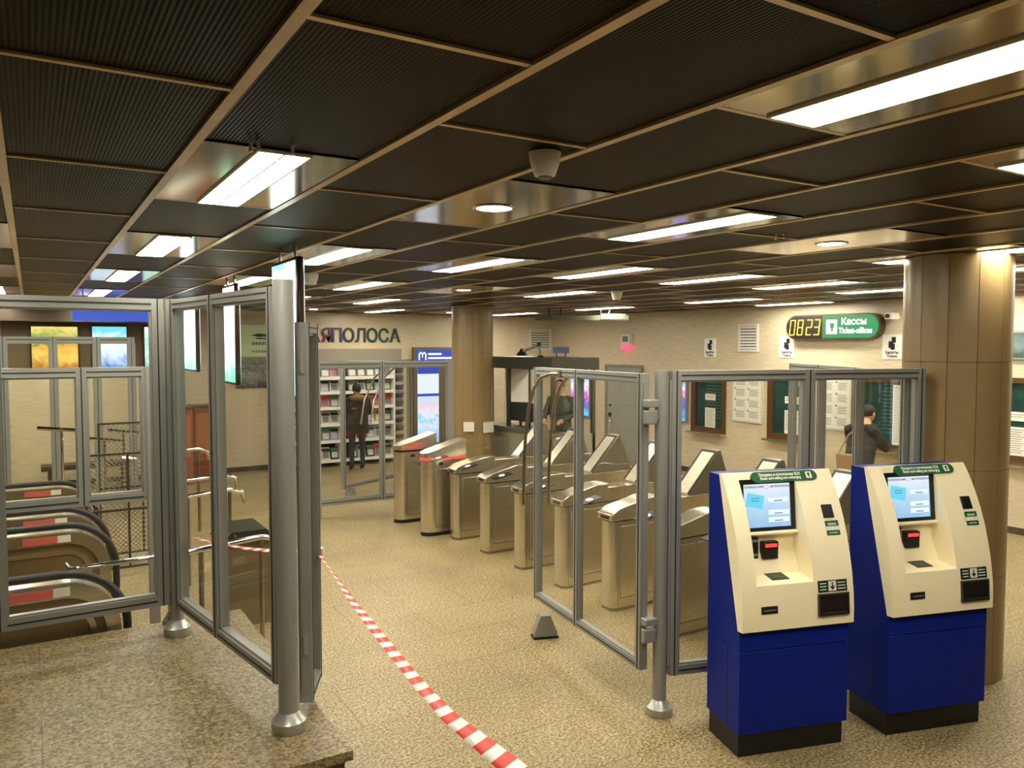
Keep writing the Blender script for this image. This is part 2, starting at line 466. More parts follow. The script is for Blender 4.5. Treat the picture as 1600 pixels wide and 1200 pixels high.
def spot_light(c, n, label, group):
    x0, x1, y0, y1 = railx(c) + .018, min(railx(c + 1), XT) - .018, jointy(n) + .004, min(jointy(n + 2), YK) - .004
    ox, oy = (x0 + x1) / 2, (y0 + y1) / 2
    t = thing('downlight', label, 'ceiling light', (ox, oy, C - .012), 0, group)
    MB().box(x0 - ox, y0 - oy, .01, x1 - ox, y1 - oy, .03).build('tray', M_BRASS, t)
    MB().lathe((0, 0, -.012), [(.105, .024), (.105, .018), (.098, .016), (.088, .016), (.085, .024)]).build('trim_ring', M_CHROME, t)
    MB().cyl((0, 0, .006), .085, .008, 28).build('diffuser', M_LAMP, t)
    return t
cols_all = [c for c in range(-9, 17, 2) if railx(c + 1) < XT + .3 and railx(c) > -4.8]
seen = {}
for c in cols_all:
    v = [n for n in range(-7, 26, 4) if lights.get((c, n)) and jointy(n + 2) < YK + .2 and in_view(railx(c), railx(c + 1), jointy(n), jointy(n + 2), C)]
    if v: seen[c] = v
seen_cols = sorted(seen)
for c in cols_all:
    for n in range(-7, 26, 4):
        if not lights.get((c, n)) or jointy(n + 2) > YK + .2 or jointy(n) < -4.6: continue
        if n in seen.get(c, []):
            lab = '%s from the camera in the %s line of lights from left' % (ORD[seen[c].index(n)], ORD[seen_cols.index(c)])
            lab = ('round downlight, ' if lights[(c, n)] == 'spot' else 'fluorescent light, ') + lab
        elif (c, n) in ((7, 1),):
            lab = 'fluorescent ceiling light outside the picture, line %s, place %s' % (ORD[cols_all.index(c)], ORD[(n + 7) // 4])
        else: continue
        (spot_light if lights[(c, n)] == 'spot' else tube_light)(c, n, lab, 'round downlights in the ceiling' if lights[(c, n)] == 'spot' else 'fluorescent lights in the ceiling')

# ---- small things on the ceiling
def smoke_detector(x, y, label, k=1.0):
    t = thing('smoke_detector', label, 'smoke detector', (x, y, C), 0, 'smoke detectors on the ceiling')
    MB().lathe((0, 0, 0), [(.055 * k, -.012 * k), (.058 * k, 0.0)]).build('base', M_WHITE, t)
    MB().lathe((0, 0, 0), [(.028 * k, -.082 * k), (.036 * k, -.08 * k), (.05 * k, -.04 * k), (.055 * k, -.012 * k)]).build('head', mat('ivory_plastic', (240, 236, 224), rough=.45), t)
    MB().lathe((0, 0, 0), [(.02 * k, -.09 * k), (.026 * k, -.083 * k)]).build('sensor_grille', M_GREYINK, t)
smoke_detector(1.55, 2.31, 'large white smoke detector on the dark ceiling near the camera', 1.0)
smoke_detector(6.25, 7.7, 'small white smoke detector on the far ceiling above the turnstiles', 1.3)
smoke_detector(2.26, 7.3, 'small white smoke detector beside the bright lightbox on the ceiling', 1.3)

for i_, (x, y, lab) in enumerate(((.64, 2.70, 'tiny chrome sprinkler nub left of the pair before the nearest left light'), (.66, 2.68, 'tiny chrome sprinkler nub right of the pair before the nearest left light'), (.77, 2.67, 'tiny lone chrome sprinkler nub beside the nearest left light'), (3.89, 3.27, 'tiny chrome sprinkler nub left of the pair near the right downlight'), (3.89, 3.21, 'tiny chrome sprinkler nub right of the pair near the right downlight'))):
    t = thing('sprinkler_head', lab, 'sprinkler', (x, y, C), 0, 'tiny chrome sprinkler nubs under the ceiling')
    MB().cyl((0, 0, -.025), .006, .025, 8).build('stem', M_WHITE, t); MB().lathe((0, 0, -.032), [(.004, 0), (.009, .004), (.006, .008)], 10).build('cap', M_WHITE, t)

# ---- columns with curved cladding tiles
def column(x, y, rad, label, rot):
    t = thing('column', label, 'column', (x, y, 0), rot)
    MB().cyl((0, 0, 0), rad - .02, C, 32).build('core', mat('column_core', (90, 76, 54), rough=.7), t)
    nf, rows = 12, 4
    da = 2 * math.pi / nf
    hz = (C - .004) / rows
    tm = MB(); k = 5; gap = .004 / rad
    ang = [-da / 2 + gap / 2 + (da - gap) * i / k for i in range(k + 1)]
    vs = []
    for rr in (rad - .02, rad):
        for z in (0.0015, hz - .0015):
            vs += [(rr * math.cos(a), rr * math.sin(a), z) for a in ang]
    n = k + 1
    fs = []
    for i in range(k):
        fs.append([2 * n + i, 2 * n + i + 1, 3 * n + i + 1, 3 * n + i])
        fs.append([n + i, n + i + 1, i + 1, i])
        fs.append([n + i, 3 * n + i, 3 * n + i + 1, n + i + 1]); fs.append([i, i + 1, 2 * n + i + 1, 2 * n + i])
    fs += [[0, 2 * n, 3 * n, n], [k, n + k, 3 * n + k, 2 * n + k]]
    tm.add(vs, fs, 0, True)
    me = tm.mesh('tile', M_TILE)
    for r in range(rows):
        for f in range(nf):
            link_mesh('tile', me, t, (0, 0, r * hz), f * da)
    return t
column(6.05, 3.36, .37, 'broad round beige tiled column behind the right glass partition', .1)
column(6.48, 11.88, .355, 'slimmer looking round beige tiled column beyond the turnstiles', .3)
tag(MB().box(-.09, -.006, -.08, .09, .006, .08).build('notice', M_PAPER, None, (6.235, 11.56, 1.13)), 'white paper notice stuck on the far column, left one', 'notice')
tag(MB().box(-.11, -.006, -.09, .11, .006, .09).build('notice', M_PAPER, None, (6.58, 11.5, 1.11)), 'white paper notice stuck on the far column, right one', 'notice')
for o_, a_ in ((bpy.data.objects['notice'], -.65), (bpy.data.objects['notice.001'], .2)): o_.rotation_euler = (0, 0, a_)

# ================================================================ GLASS PARTITIONS
def member(p0, p1, w, d, z0=None, z1=None, horizontal=False):
    pass
def frame_partition(name, label, a, b, z0, z1, fr, sw=.055, dp=.06, group=None, mull=None):
    """framed glass from a to b (x,y); fr = interior mullion fractions; local x along a->b"""
    ax, ay = a; bx, by = b
    L = math.hypot(bx - ax, by - ay); rz = math.atan2(by - ay, bx - ax)
    t = thing(name, label, 'glass partition', (ax, ay, 0), rz, group)
    mw = mull or sw
    xs = [0.0] + [f * L for f in fr] + [L]
    def vert(x, w):
        m = MB().box(x - w / 2, -dp / 2, z0, x + w / 2, dp / 2, z1)
        m.box(x - w / 2 - .012, -dp * .3, z0 + sw, x + w / 2 + .012, dp * .3, z1 - sw)
        m.box(x - .004, -dp / 2 - .003, z0, x + .004, dp / 2 + .003, z1, mi=1)
        return m
    for i, x in enumerate(xs):
        w = sw if i in (0, len(xs) - 1) else mw
        xx = x + (sw / 2 if i == 0 else (-sw / 2 if i == len(xs) - 1 else 0))
        vert(xx, w).build('stile', [M_ALU, M_ALUD], t)
    for i in range(len(xs) - 1):
        x0 = xs[i] + (sw if i == 0 else mw / 2); x1 = xs[i + 1] - (sw if i == len(xs) - 2 else mw / 2)
        for zz, s in ((z0, 1), (z1, -1)):
            m = MB().box(x0, -dp / 2, zz, x1, dp / 2, zz + s * sw)
            m.box(x0, -dp * .3, zz + s * sw, x1, dp * .3, zz + s * (sw + .012))
            m.box(x0, -dp / 2 - .003, zz + s * sw * .42, x1, dp / 2 + .003, zz + s * sw * .55, mi=1)
            m.build('rail', [M_ALU, M_ALUD], t)
        MB().box(x0 + .002, -.004, z0 + sw + .002, x1 - .002, .004, z1 - sw - .002).build('pane', M_GLASS, t)
    return t
def round_post(t, x, y, z0, z1, r=.047, k=1.0):
    p = MB().cyl((x, y, z0 + .02), r, z1 - z0 - .02, 24).build('post', M_ALU, t)
    MB().lathe((x, y, z0), [(.088 * k, 0), (.09 * k, .004), (.09 * k, .055), (.082 * k, .062), (.055 * k, .095), (.048 * k, .105)], 28).build('base_flange', mat('pale_grey_cast_metal', (176, 176, 166), rough=.3, metal=.6), p)
    return p
def unrot(t, x, y):
    c, s = math.cos(-t.rotation_euler.z), math.sin(-t.rotation_euler.z)
    dx, dy = x - t.location.x, y - t.location.y
    return dx * c - dy * s, dx * s + dy * c

# left enclosure on the landing
P1, P2 = (1.10, 4.02), (.82, 5.78)
lb = frame_partition('glass_partition', 'tall grey framed glass partition beside the near round post on the landing', (.835, 5.70), (1.09, 4.09), .72, 2.80, [.46], sw=.06, dp=.075, mull=.075)
round_post(lb, *unrot(lb, *P1), PZ, 2.83, .052)
la = frame_partition('glass_partition', 'wide grey framed glass partition at the left in front of the escalators', (.77, 5.79), (-1.05, 5.75), .72, 2.81, [.535], sw=.075, dp=.075)
round_post(la, *unrot(la, *P2), PZ, 2.81, .045)
# narrow leaf behind the near post
leaf = frame_partition('glass_door_leaf', 'narrow glass door leaf seen edge on right of the near post', (1.215, 4.10), (1.37, 4.42), .58, 2.62, [], sw=.055, dp=.07)
leaf['category'] = 'glass door'
MB().box(.33, -.05, 1.27, .37, -.03, 1.33).build('cleat', M_WHITE, leaf)
for zz in (.85, 2.35): MB().cyl((-.012, 0, zz), .014, .1, 12).build('hinge', M_ALU, leaf)

# right partition along the ticket machines and its open leaf
DX, DY = .958, -.285
rb0 = (3.63, 3.905); rb1 = (3.63 + DX * 2.02, 3.905 + DY * 2.02)
rb = frame_partition('glass_partition', 'grey framed glass partition standing behind the two ticket machines', rb0, rb1, .27, 2.33, [.52], sw=.065, dp=.07, mull=.08)
round_post(rb, *unrot(rb, 3.58, 3.93), 0, 2.33, .047)
rc = frame_partition('glass_partition', 'grey glass partition running back from the broad column', (5.52, 3.40), (6.95, 5.6), .27, 2.31, [.34, .67], sw=.065, dp=.07)
rl = frame_partition('glass_door_leaf', 'open glass door leaf hinged on the right post, two panes', (3.47, 3.97), (3.70, 5.63), .31, 2.31, [.55], sw=.055, dp=.06)
rl['category'] = 'glass door'
for zz in (.52, 1.98):
    h = MB().box(-.075, -.05, zz, -.03, .04, zz + .09); h.box(-.06, -.07, zz + .03, .02, -.03, zz + .06); h.box(-.075, -.06, zz + .11, -.01, .03, zz + .16)
    h.build('hinge', M_ALU, rl, bevel=.006)
# bowed pull tubes near the free end
def bow(off, ds):
    pts = [(1.16 + ds, off * .2, 2.27), (1.24 + ds, off * .7, 2.27), (1.36 + ds, off, 2.24), (1.50 + ds, off, 2.14), (1.60 + ds, off, 1.98), (1.67 + ds, off, 1.72), (1.70 + ds, off, 1.45), (1.71 + ds, off, 1.12)]
    fine = []
    for i in range(len(pts) - 1):
        for k in range(3):
            u = k / 3; fine.append(tuple(pts[i][j] * (1 - u) + pts[i + 1][j] * u for j in range(3)))
    fine.append(pts[-1])
    m = MB().tube(fine, .015, 10); m.cyl((1.16 + ds, off * .2, 2.24), .03, .06, 12)
    m.build('bow_handle', M_STEELD, rl)
bow(.10, .02); bow(-.10, -.06)
ds = thing('door_stop', 'small grey metal door stop block on the floor under the open leaf', 'door stop', (3.70, 5.50, 0), R(-20))
MB().prism([(-.10, .015), (.10, .015), (.10, .05), (.04, .2), (-.05, .2), (-.10, .05)], 'y', -.05, .05).build('block', M_ALU, ds, bevel=.006)
MB().box(-.11, -.055, 0, .11, .055, .015).build('rubber_pad', M_RUBBER, ds)

# partition by the kiosk
kp = frame_partition('glass_partition', 'grey framed glass partition in front of the magazine kiosk', (3.42, 11.0), (5.62, 10.98), .18, 2.26, [.47], sw=.085, dp=.07, mull=.06)
for xx in (.04, 2.16):
    MB().box(xx - .05, -.04, 0, xx + .05, .04, 2.27).build('post', M_ALU, kp)
kd = frame_partition('glass_door_leaf', 'glass door leaf standing open between kiosk partition and kiosk', (5.7, 12.75), (4.15, 11.9), .22, 2.25, [], sw=.06, dp=.06)
kd['category'] = 'glass door'
for s_ in (-1, 1):
    MB().tube([(.1, .08 * s_, 2.2), (.5, .1 * s_, 2.15), (.85, .1 * s_, 1.95), (1.1, .1 * s_, 1.6), (1.2, .1 * s_, 1.2)], .015, 8).build('bow_handle', M_STEELD, kd)
dk = thing('door_stop', 'tiny metal door stop block on the floor behind the kiosk partition', 'door stop', (4.32, 12.0, 0), R(30))
MB().prism([(-.10, .015), (.10, .015), (.10, .05), (.05, .2), (-.05, .2), (-.10, .05)], 'y', -.05, .05).build('block', M_ALU, dk)
MB().box(-.11, -.055, 0, .11, .055, .015).build('rubber_pad', M_RUBBER, dk)

# ================================================================ TICKET MACHINES
M_SCREEN = picture_mat('touch_screen', [(0, (150, 196, 235)), (.5, (196, 226, 246)), (1, (236, 246, 252))], emit=.72, scale=1.2, rough=.2)
M_SCRB = mat('screen_button', (225, 244, 250), emit=.85, rough=.3)
M_SCRC = mat('screen_card', (110, 214, 238), emit=.75, rough=.3)
M_SCRT = mat('screen_text', (40, 58, 110), emit=.5, rough=.4)
M_SCRP = mat('screen_emblem', (196, 120, 190), emit=1.0, rough=.4)
M_REDLED = mat('red_led', (240, 40, 40), emit=2.5)
def ticket_machine(label, loc):
    """local: x = width 0..0.76, y = depth (0 back .. negative to the front), z up"""
    t = thing('ticket_machine', label, 'ticket machine', loc, R(-16.6), 'smart card ticket machines')
    Wd = .76
    pl = MB().box(.015, -.36, 0, Wd - .015, -.01, .15); pl.build('plinth', M_BLACK, t)
    side = [(0, .66), (0, 1.69), (-.15, 1.69), (-.37, .80), (-.385, .78), (-.385, .66)]
    bd = MB().prism(side, 'x', 0, .08); bd.prism(side, 'x', .505, Wd)
    bd.prism([(0, .66), (0, 1.69), (-.12, 1.69), (-.12, 1.3), (-.16, 1.0), (-.37, .80), (-.385, .78), (-.385, .66)], 'x', .08, .505)
    bd.build('body', M_BLUE, t)
    lo = MB().prism([(0, .15), (0, .655), (-.388, .655), (-.388, .15)], 'x', 0, Wd)
    lo.build('lower_door', M_BLUE, t, bevel=.004)
    MB().box(-.002, -.25, .16, 0, -.243, .65).build('side_seam', M_BLACK, t)
    cur = [(-.155, 1.705), (-.20, 1.64), (-.255, 1.54), (-.305, 1.43), (-.345, 1.32), (-.375, 1.21), (-.40, 1.10), (-.418, .98), (-.425, .88), (-.425, .79)]
    full = [(-.13, 1.70)] + cur + [(-.37, .785), (-.36, .83)]
    cv = MB()
    a, b = .085, .50
    cv.prism(full, 'x', -.006, a); cv.prism(full, 'x', b, Wd + .006)
    mid = [(-.13, 1.70), (-.155, 1.705), (-.172, 1.68), (-.205, 1.345), (-.245, 1.335), (-.245, 1.325), (-.19, 1.315), (-.19, 1.09), (-.408, 1.06), (-.418, .98), (-.425, .88), (-.425, .79), (-.37, .785), (-.30, 1.0), (-.15, 1.3), (-.12, 1.6)]
    cv.prism(mid, 'x', a, b)
    liner = [(-.10, 1.69)] + cur[:8] + [(-.14, 1.02)]
    cv.prism(liner, 'x', b - .012, b + .001); cv.prism(liner, 'x', a - .001, a + .012)
    cv.build('front_cover', M_CREAM, t)
    # screen (on the recessed plane), normal tilted
    tl = math.atan2(.033, .335)
    sc = bpy.data.objects.new('screen', None)
    bz = MB()
    bz.box(-.195, -.012, -.165, .195, .01, -.135); bz.box(-.195, -.012, .135, .195, .01, .165); bz.box(-.195, -.012, -.135, -.165, .01, .135); bz.box(.165, -.012, -.135, .195, .01, .135)
    bezel = bz.build('screen_bezel', M_BLACK, t); bezel.location = (.292, -.194, 1.497); bezel.rotation_euler = (-tl, 0, 0)
    s = MB().box(-.165, -.004, -.135, .165, .008, .135).build('screen', M_SCREEN, bezel)
    pr = MB()
    pr.box(.01, -.006, .02, .15, -.004, .045); pr.box(.01, -.006, -.06, .155, -.004, -.03); pr.box(.01, -.006, -.105, .155, -.004, -.075)
    pr.build('screen_buttons', M_SCRB, bezel)
    cd = MB().box(-.06, -.0065, -.042, .06, -.0045, .042).build('screen_card', M_SCRC, bezel); cd.location = (-.085, 0, .03); cd.rotation_euler = (0, R(12), 0)
    tx = MB()
    for z_ in (.028, -.05, -.095): tx.box(.05, -.0075, z_ - .0035, .11, -.006, z_ + .0015)
    for z_ in (.048, .032): tx.box(-.11, -.0085, z_ - .003, -.055, -.0065, z_)
    tx.build('screen_text', M_SCRT, bezel)['kind'] = 'stuff'
    text('ПЕТЕРБУРГСКИЙ', .017, M_SCRT, bezel, (-.09, -.0055, .116), (R(90), 0, 0), .0004, bold=.0004, squash=.95, name='screen_lettering')
    text('МЕТРОПОЛИТЕН', .017, M_SCRT, bezel, (.095, -.0055, .116), (R(90), 0, 0), .0004, bold=.0004, squash=.95, name='screen_lettering')
    em = MB().tube([(.0 + .013 * math.cos(q), -.0055, .115 + .013 * math.sin(q)) for q in [i * math.pi / 8 for i in range(16)]], .002, 6, closed=True)
    em.build('screen_emblem', M_SCRP, bezel)
    # sign at the top: pill on the sloping cover
    slope = math.atan2(.045, .065)
    sg = thing_part('top_sign', t, (.42, -.182, 1.673), (-slope, 0, 0))
    pill = []
    for i in range(9): q = -math.pi / 2 + math.pi * i / 8; pill.append((.2 + .035 * math.cos(q), .035 * math.sin(q)))
    for i in range(9): q = math.pi / 2 + math.pi * i / 8; pill.append((-.2 + .035 * math.cos(q), .035 * math.sin(q)))
    ps = MB().prism(pill, 'y', -.004, .02).build('top_sign', M_GREEN, t); ps.location = sg[0]; ps.rotation_euler = sg[1]
    text('Продажа и пополнение БСК\nSmart card selling and recharging', .0265, M_WTXT, ps, (-.03, -.0045, .0), (R(90), 0, 0), .0006, bold=.0006, squash=.82)
    MB().box(.155, -.006, -.022, .195, -.003, .022).build('pictogram', M_PAPER, ps)
    pk = MB().box(.168, -.0075, -.002, .182, -.005, .014); pk.box(.172, -.0075, -.016, .178, -.005, .0); pk.build('pictogram_figure', M_INK, ps)
    # parts on the right of the cover
    def on_curve(z):
        for (y0, z0), (y1, z1) in zip(cur, cur[1:]):
            if z1 <= z <= z0:
                u = (z0 - z) / (z0 - z1); return y0 + (y1 - y0) * u, math.atan2(y0 - y1, z0 - z1)
        return -.42, 0
    def plate(name, u, z, w, h, m, dep=.006, bev=0):
        y, an = on_curve(z)
        o = MB().box(-w / 2, -dep, -h / 2, w / 2, .01, h / 2).build(name, m, t, bevel=bev)
        o.location = (u, y, z); o.rotation_euler = (-an, 0, 0)
        return o
    plate('card_reader', .66, 1.46, .075, .085, M_BLACK, .008, .004)
    lb_ = plate('reader_label', .672, 1.362, .095, .09, M_GREEN, .002)
    MB().box(-.047, -.0035, -.015, .047, -.001, .010).build('label_band', M_PAPER, lb_)
    lt = MB()
    for z_ in (.028, .02, -.03): lt.box(-.03, -.0035, z_ - .002, .03, -.001, z_ + .002)
    lt.box(-.008, -.0045, -.008, .008, -.002, .004); lt.build('label_print', M_WTXT, lb_)['kind'] = 'stuff'
    l2 = plate('tray_label', .617, 1.025, .205, .07, mat('dark_green_print', (20, 44, 28), rough=.4), .003)
    MB().box(-.03, -.0045, -.03, .025, -.002, .03).build('arrow_field', M_PAPER, l2)
    ar = MB().box(-.006, -.006, -.005, .001, -.004, .022); ar.add([(-.022, -.006, -.002), (.017, -.006, -.002), (-.0025, -.006, -.024), (-.022, -.004, -.002), (.017, -.004, -.002), (-.0025, -.004, -.024)], [(0, 2, 1), (3, 4, 5), (0, 1, 4, 3), (1, 2, 5, 4), (2, 0, 3, 5)])
    ar.build('arrow', M_INK, l2)
    lt = MB()
    for z_ in (.018, .0, -.018):
        lt.box(-.09, -.0045, z_ - .003, -.045, -.002, z_ + .002); lt.box(.036, -.0045, z_ - .003, .09, -.002, z_ + .002)
    lt.build('label_print', M_WTXT, l2)['kind'] = 'stuff'
    tr = plate('change_tray', .617, .915, .215, .135, M_BLACK, .006)
    rim = MB(); rim.box(-.1075, -.014, .0575, .1075, -.004, .0675); rim.box(-.1075, -.014, -.0675, .1075, -.004, -.0575); rim.box(-.1075, -.014, -.0575, -.0975, -.004, .0575); rim.box(.0975, -.014, -.0575, .1075, -.004, .0575)
    rim.build('tray_rim', mat('dark_grey_plastic', (44, 44, 40), rough=.4), tr)
    MB().box(-.09, -.022, -.052, .09, -.006, -.045).build('tray_lip', MATS['dark_grey_plastic'], tr)
    sl = plate('coin_slot', .175, .915, .11, .045, M_BLACK, .006, .003)
    MB().box(-.04, -.008, -.004, .04, -.005, .003).build('slot_opening', M_GREYINK, sl)
    # inside the recess
    bn = MB().box(.16, -.215, 1.12, .225, -.185, 1.30).build('banknote_slot', M_BLACK, t)
    nb = MB().box(.165, -.219, 1.275, .22, -.215, 1.29); nb.box(.165, -.219, 1.125, .22, -.215, 1.14); nb.box(.17, -.228, 1.19, .215, -.215, 1.2); nb.build('slot_trim', M_GREYINK, bn)
    rd = MB().box(.248, -.235, 1.165, .355, -.19, 1.275).build('coin_unit', M_BLACK, t, bevel=.004)
    MB().box(.262, -.239, 1.242, .342, -.234, 1.262).build('red_display', M_REDLED, rd)
    pd = MB().box(-.06, -.05, 0, .06, .05, .003).build('ledge_plate', MATS['dark_green_print'], t); pd.location = (.30, -.30, 1.0762); pd.rotation_euler = (R(7.8), 0, 0)
    pp = MB().box(-.045, -.02, .003, .045, -.014, .004); pp.box(-.045, .005, .003, .045, .011, .004); pp.build('plate_print', M_GREYINK, pd)
    return t
def thing_part(name, t, loc, rot): return (loc, rot)
ticket_machine('blue and cream ticket machine nearer the open door leaf, left of the pair', (3.685, 3.595, 0))
ticket_machine('blue and cream ticket machine nearer the broad column, right of the pair', (4.70, 3.29, 0))

# ================================================================ TURNSTILES
TX = 4.58
def gate_body(t, hood=True):
    prof_lo = [(0.0, .03), (0.0, .86), (1.78, .93), (1.78, .03)]
    # lower cabinet with rounded near end
    def plan(x0, x1, w, rad, n=6):
        p = [(x1, -w / 2), (x1, w / 2)]
        for i in range(n + 1):
            q = math.pi / 2 * i / n; p.append((x0 + rad - rad * math.sin(q), w / 2 - rad + rad * math.cos(q)))
        for i in range(n + 1):
            q = math.pi / 2 * i / n; p.append((x0 + rad - rad * math.cos(q), -w / 2 + rad - rad * math.sin(q)))
        return p
    MB().prism(plan(.004, 1.79, .198, .06), 'z', 0, .03, smooth=True).build('plinth', M_STEELD, t)
    MB().prism(plan(0, 1.80, .205, .065), 'z', .03, .845, smooth=True).build('cabinet', M_STEEL, t)
    MB().prism(plan(.008, 1.79, .195, .06), 'z', .845, .857, smooth=True).build('shadow_gap', M_BLACK, t)
    # lid: sloped front block then flat
    pl = [(-.012, .857), (-.012, .915), (.08, .965), (.42, 1.04), (.58, 1.045), (.58, .857)]
    MB().prism(pl, 'y', -.108, .108).build('front_lid', M_STEEL, t, bevel=.005)
    MB().prism([(.585, .857), (.585, 1.0), (1.80, 1.0), (1.80, .857)], 'y', -.10, .10).build('rear_lid', M_STEEL, t, bevel=.004)
    for s in (-1, 1):
        MB().box(.10, s * .1015, .12, .62, s * .106, .80).build('service_panel', M_STEEL, t, bevel=.003)
        MB().box(.70, s * .1015, .12, 1.70, s * .106, .80).build('service_panel', M_STEEL, t, bevel=.003)
        for x0, x1 in ((.095, .625), (.695, 1.705)):
            MB().box(x0, s * .1015, .115, x1, s * .1032, .805).build('panel_seam', MATS['dark_grey_plastic'], t)
        MB().box(.066, s * .1, .04, .070, s * .1035, .84).build('corner_seam', MATS['dark_grey_plastic'], t)
        lk = MB().cyl((.2, s * .104, .74), .011, s * .008, 10, axis='y'); lk.cyl((.2, s * .104, .2), .011, s * .008, 10, axis='y'); lk.build('lock', M_CHROME, t)
    rd = MB().box(.12, -.06, .98, .34, .06, .99); rdo = rd.build('card_reader', M_BLACK, t); rdo.rotation_euler = (0, -R(12.4), 0); rdo.location = (-.205, 0, .05)
    MB().cyl((.23, 0, .99), .035, .004, 20).build('reader_target', M_WTXT, rdo)
    MB().box(-.016, -.06, .87, -.011, .06, .90).build('signal_window', MATS['dark_grey_plastic'], t)
    if hood:
        h = MB().prism([(.94, 1.0), (1.36, 1.43), (1.40, 1.43), (1.56, 1.0)], 'y', -.105, .105).build('reader_hood', mat('grey_hood_metal', (136, 130, 112), rough=.4, metal=.8), t, bevel=.006)
        dx, dz = .42, .43; l = math.hypot(dx, dz); nx, nz = -dz / l, dx / l
        pt = []
        for u, o_ in ((.05, .0), (.97, .0), (.97, .008), (.05, .008)):
            pt.append((.94 + dx * u + nx * o_, 1.0 + dz * u + nz * o_))
        fr = MB()
        for y0, y1 in ((-.105, -.085), (.085, .105)):
            fr.prism([(p[0] + nx * .0, p[1]) for p in pt], 'y', y0, y1)
        q = [(.94 + dx * u + nx * o_, 1.0 + dz * u + nz * o_) for u, o_ in ((.93, 0), (.97, 0), (.97, .008), (.93, .008))]
        fr.prism(q, 'y', -.085, .085)
        fr.build('hood_rim', M_RUBBER, h)
        q = [(.94 + dx * u + nx * o_, 1.0 + dz * u + nz * o_) for u, o_ in ((.05, 0), (.93, 0), (.93, .004), (.05, .004))]
        MB().prism(q, 'y', -.085, .085).build('sloped_plate', mat('pale_steel_plate', (214, 206, 182), rough=.35, metal=.7, noise=.08, scale=20), h)
proto = thing('turnstile', 'x', 'turnstile', (TX, 8.95, 0), 0, 'stainless steel turnstiles in a row')
gate_body(proto)
tys = [8.95, 8.165, 7.375, 6.58, 5.785, 4.99, 4.20]
for i, y in enumerate(tys):
    o = proto if i == 0 else copy_tree(proto)
    o.location = (TX, y, 0)
    o['label'] = 'long steel turnstile with sloped hood, %s of seven counting from the far column' % ORD[i]
# two short gate ends with black plinths
def short_gate(y, label, lit):
    t = thing('gate_pillar', label, 'turnstile', (4.32, y, 0), 0, 'short gate pillars by the kiosk partition')
    w = .25
    def plan(x0, x1, w, n=10):
        p = [(x1, -w / 2), (x1, w / 2)]
        for i in range(n + 1):
            q = math.pi * i / n; p.append((x0 + w / 2 - w / 2 * math.sin(q), w / 2 * math.cos(q)))
        return p
    MB().prism(plan(.0, .60, w - .01), 'z', 0, .05, smooth=True).build('plinth', M_BLACK, t)
    MB().prism(plan(0, .6, w), 'z', .05, 1.0, smooth=True).build('cabinet', M_STEEL, t)
    MB().prism(plan(.004, .6, w - .008), 'z', 1.0, 1.03, smooth=True).build('signal_band', M_REDLED if lit else M_BLACK, t)
    lid = MB(); top = plan(-.004, .6, w + .008)
    n = len(top)
    zf = lambda x: 1.09 + .16 * max(0, x - .02) / .58
    lid.add([(x, y_, 1.03) for x, y_ in top] + [(x, y_, zf(x)) for x, y_ in top], [list(range(n))[::-1], list(range(n, 2 * n))] + [[i, (i + 1) % n, n + (i + 1) % n, n + i] for i in range(n)])
    lid.build('sloped_lid', M_STEEL, t)
    for s in (-1, 1):
        MB().box(.145, s * (w / 2 - .001), .115, .565, s * (w / 2 + .0015), .885).build('panel_seam', MATS['dark_grey_plastic'], t)
        MB().box(.15, s * (w / 2 - .001), .12, .56, s * (w / 2 + .004), .88).build('service_panel', M_STEEL, t, bevel=.003)
        sn = MB().box(.20, s * (w / 2 - .001), .93, .26, s * (w / 2 + .005), .965); sn.box(.46, s * (w / 2 - .001), .93, .52, s * (w / 2 + .005), .965); sn.cyl((.33, s * w / 2, .82), .014, s * .008, 10, axis='y')
        sn.build('sensor', M_BLACK, t)
    MB().box(.62, -.006, .2, 1.35, .006, 1.18).build('glass_wing', M_GLASS, t)
    return t
short_gate(10.22, 'short steel gate pillar with black plinth nearest the kiosk partition', False)
short_gate(9.33, 'short steel gate pillar with glowing red band on top', True)

# ================================================================ BARRIER TAPE
def tape(pts, label, w=.05, twist0=0.0):
    o = MB()
    P = [Vector(p) for p in pts]
    seglen = [0]
    for i in range(1, len(P)): seglen.append(seglen[-1] + (P[i] - P[i - 1]).length)
    tot = seglen[-1]
    def at(s):
        for i in range(1, len(P)):
            if s <= seglen[i] + 1e-9:
                u = (s - seglen[i - 1]) / (seglen[i] - seglen[i - 1]); return P[i - 1].lerp(P[i], u)
        return P[-1]
    step = .018; n = int(tot / step)
    vs = []
    for i in range(n + 1):
        s = i * step; c = at(s); d = (at(min(s + .01, tot)) - at(max(s - .01, 0))).normalized()
        sd = d.cross(Vector((0, 0, 1))).normalized(); up = sd.cross(d)
        u = s / tot
        an = twist0 + 1.25 * math.exp(-6 * u) * math.sin(9 * u) + .25 * math.sin(5 * u)
        ww = w * (.45 + .55 * min(1, u * 2.6) + .5 * max(0, min(1, (u - .66) * 5))) / 2
        sk = .22 * ww            # slanted stripes
        a = sd * math.cos(an) + up * math.sin(an)
        vs += [c + a * ww + d * sk, c - a * ww - d * sk]
    fs = []; mi = []
    for i in range(n): fs.append([2 * i, 2 * i + 1, 2 * i + 3, 2 * i + 2]); mi.append((i // 3) % 2)
    o.v = [tuple(v) for v in vs]; o.f = fs; o.m = mi; o.sm = [True] * n
    ob = o.build('barrier_tape', [M_RED, M_TAPEW])
    so = ob.modifiers.new('thickness', 'SOLIDIFY'); so.thickness = .0006
    return tag(ob, label, 'barrier tape')
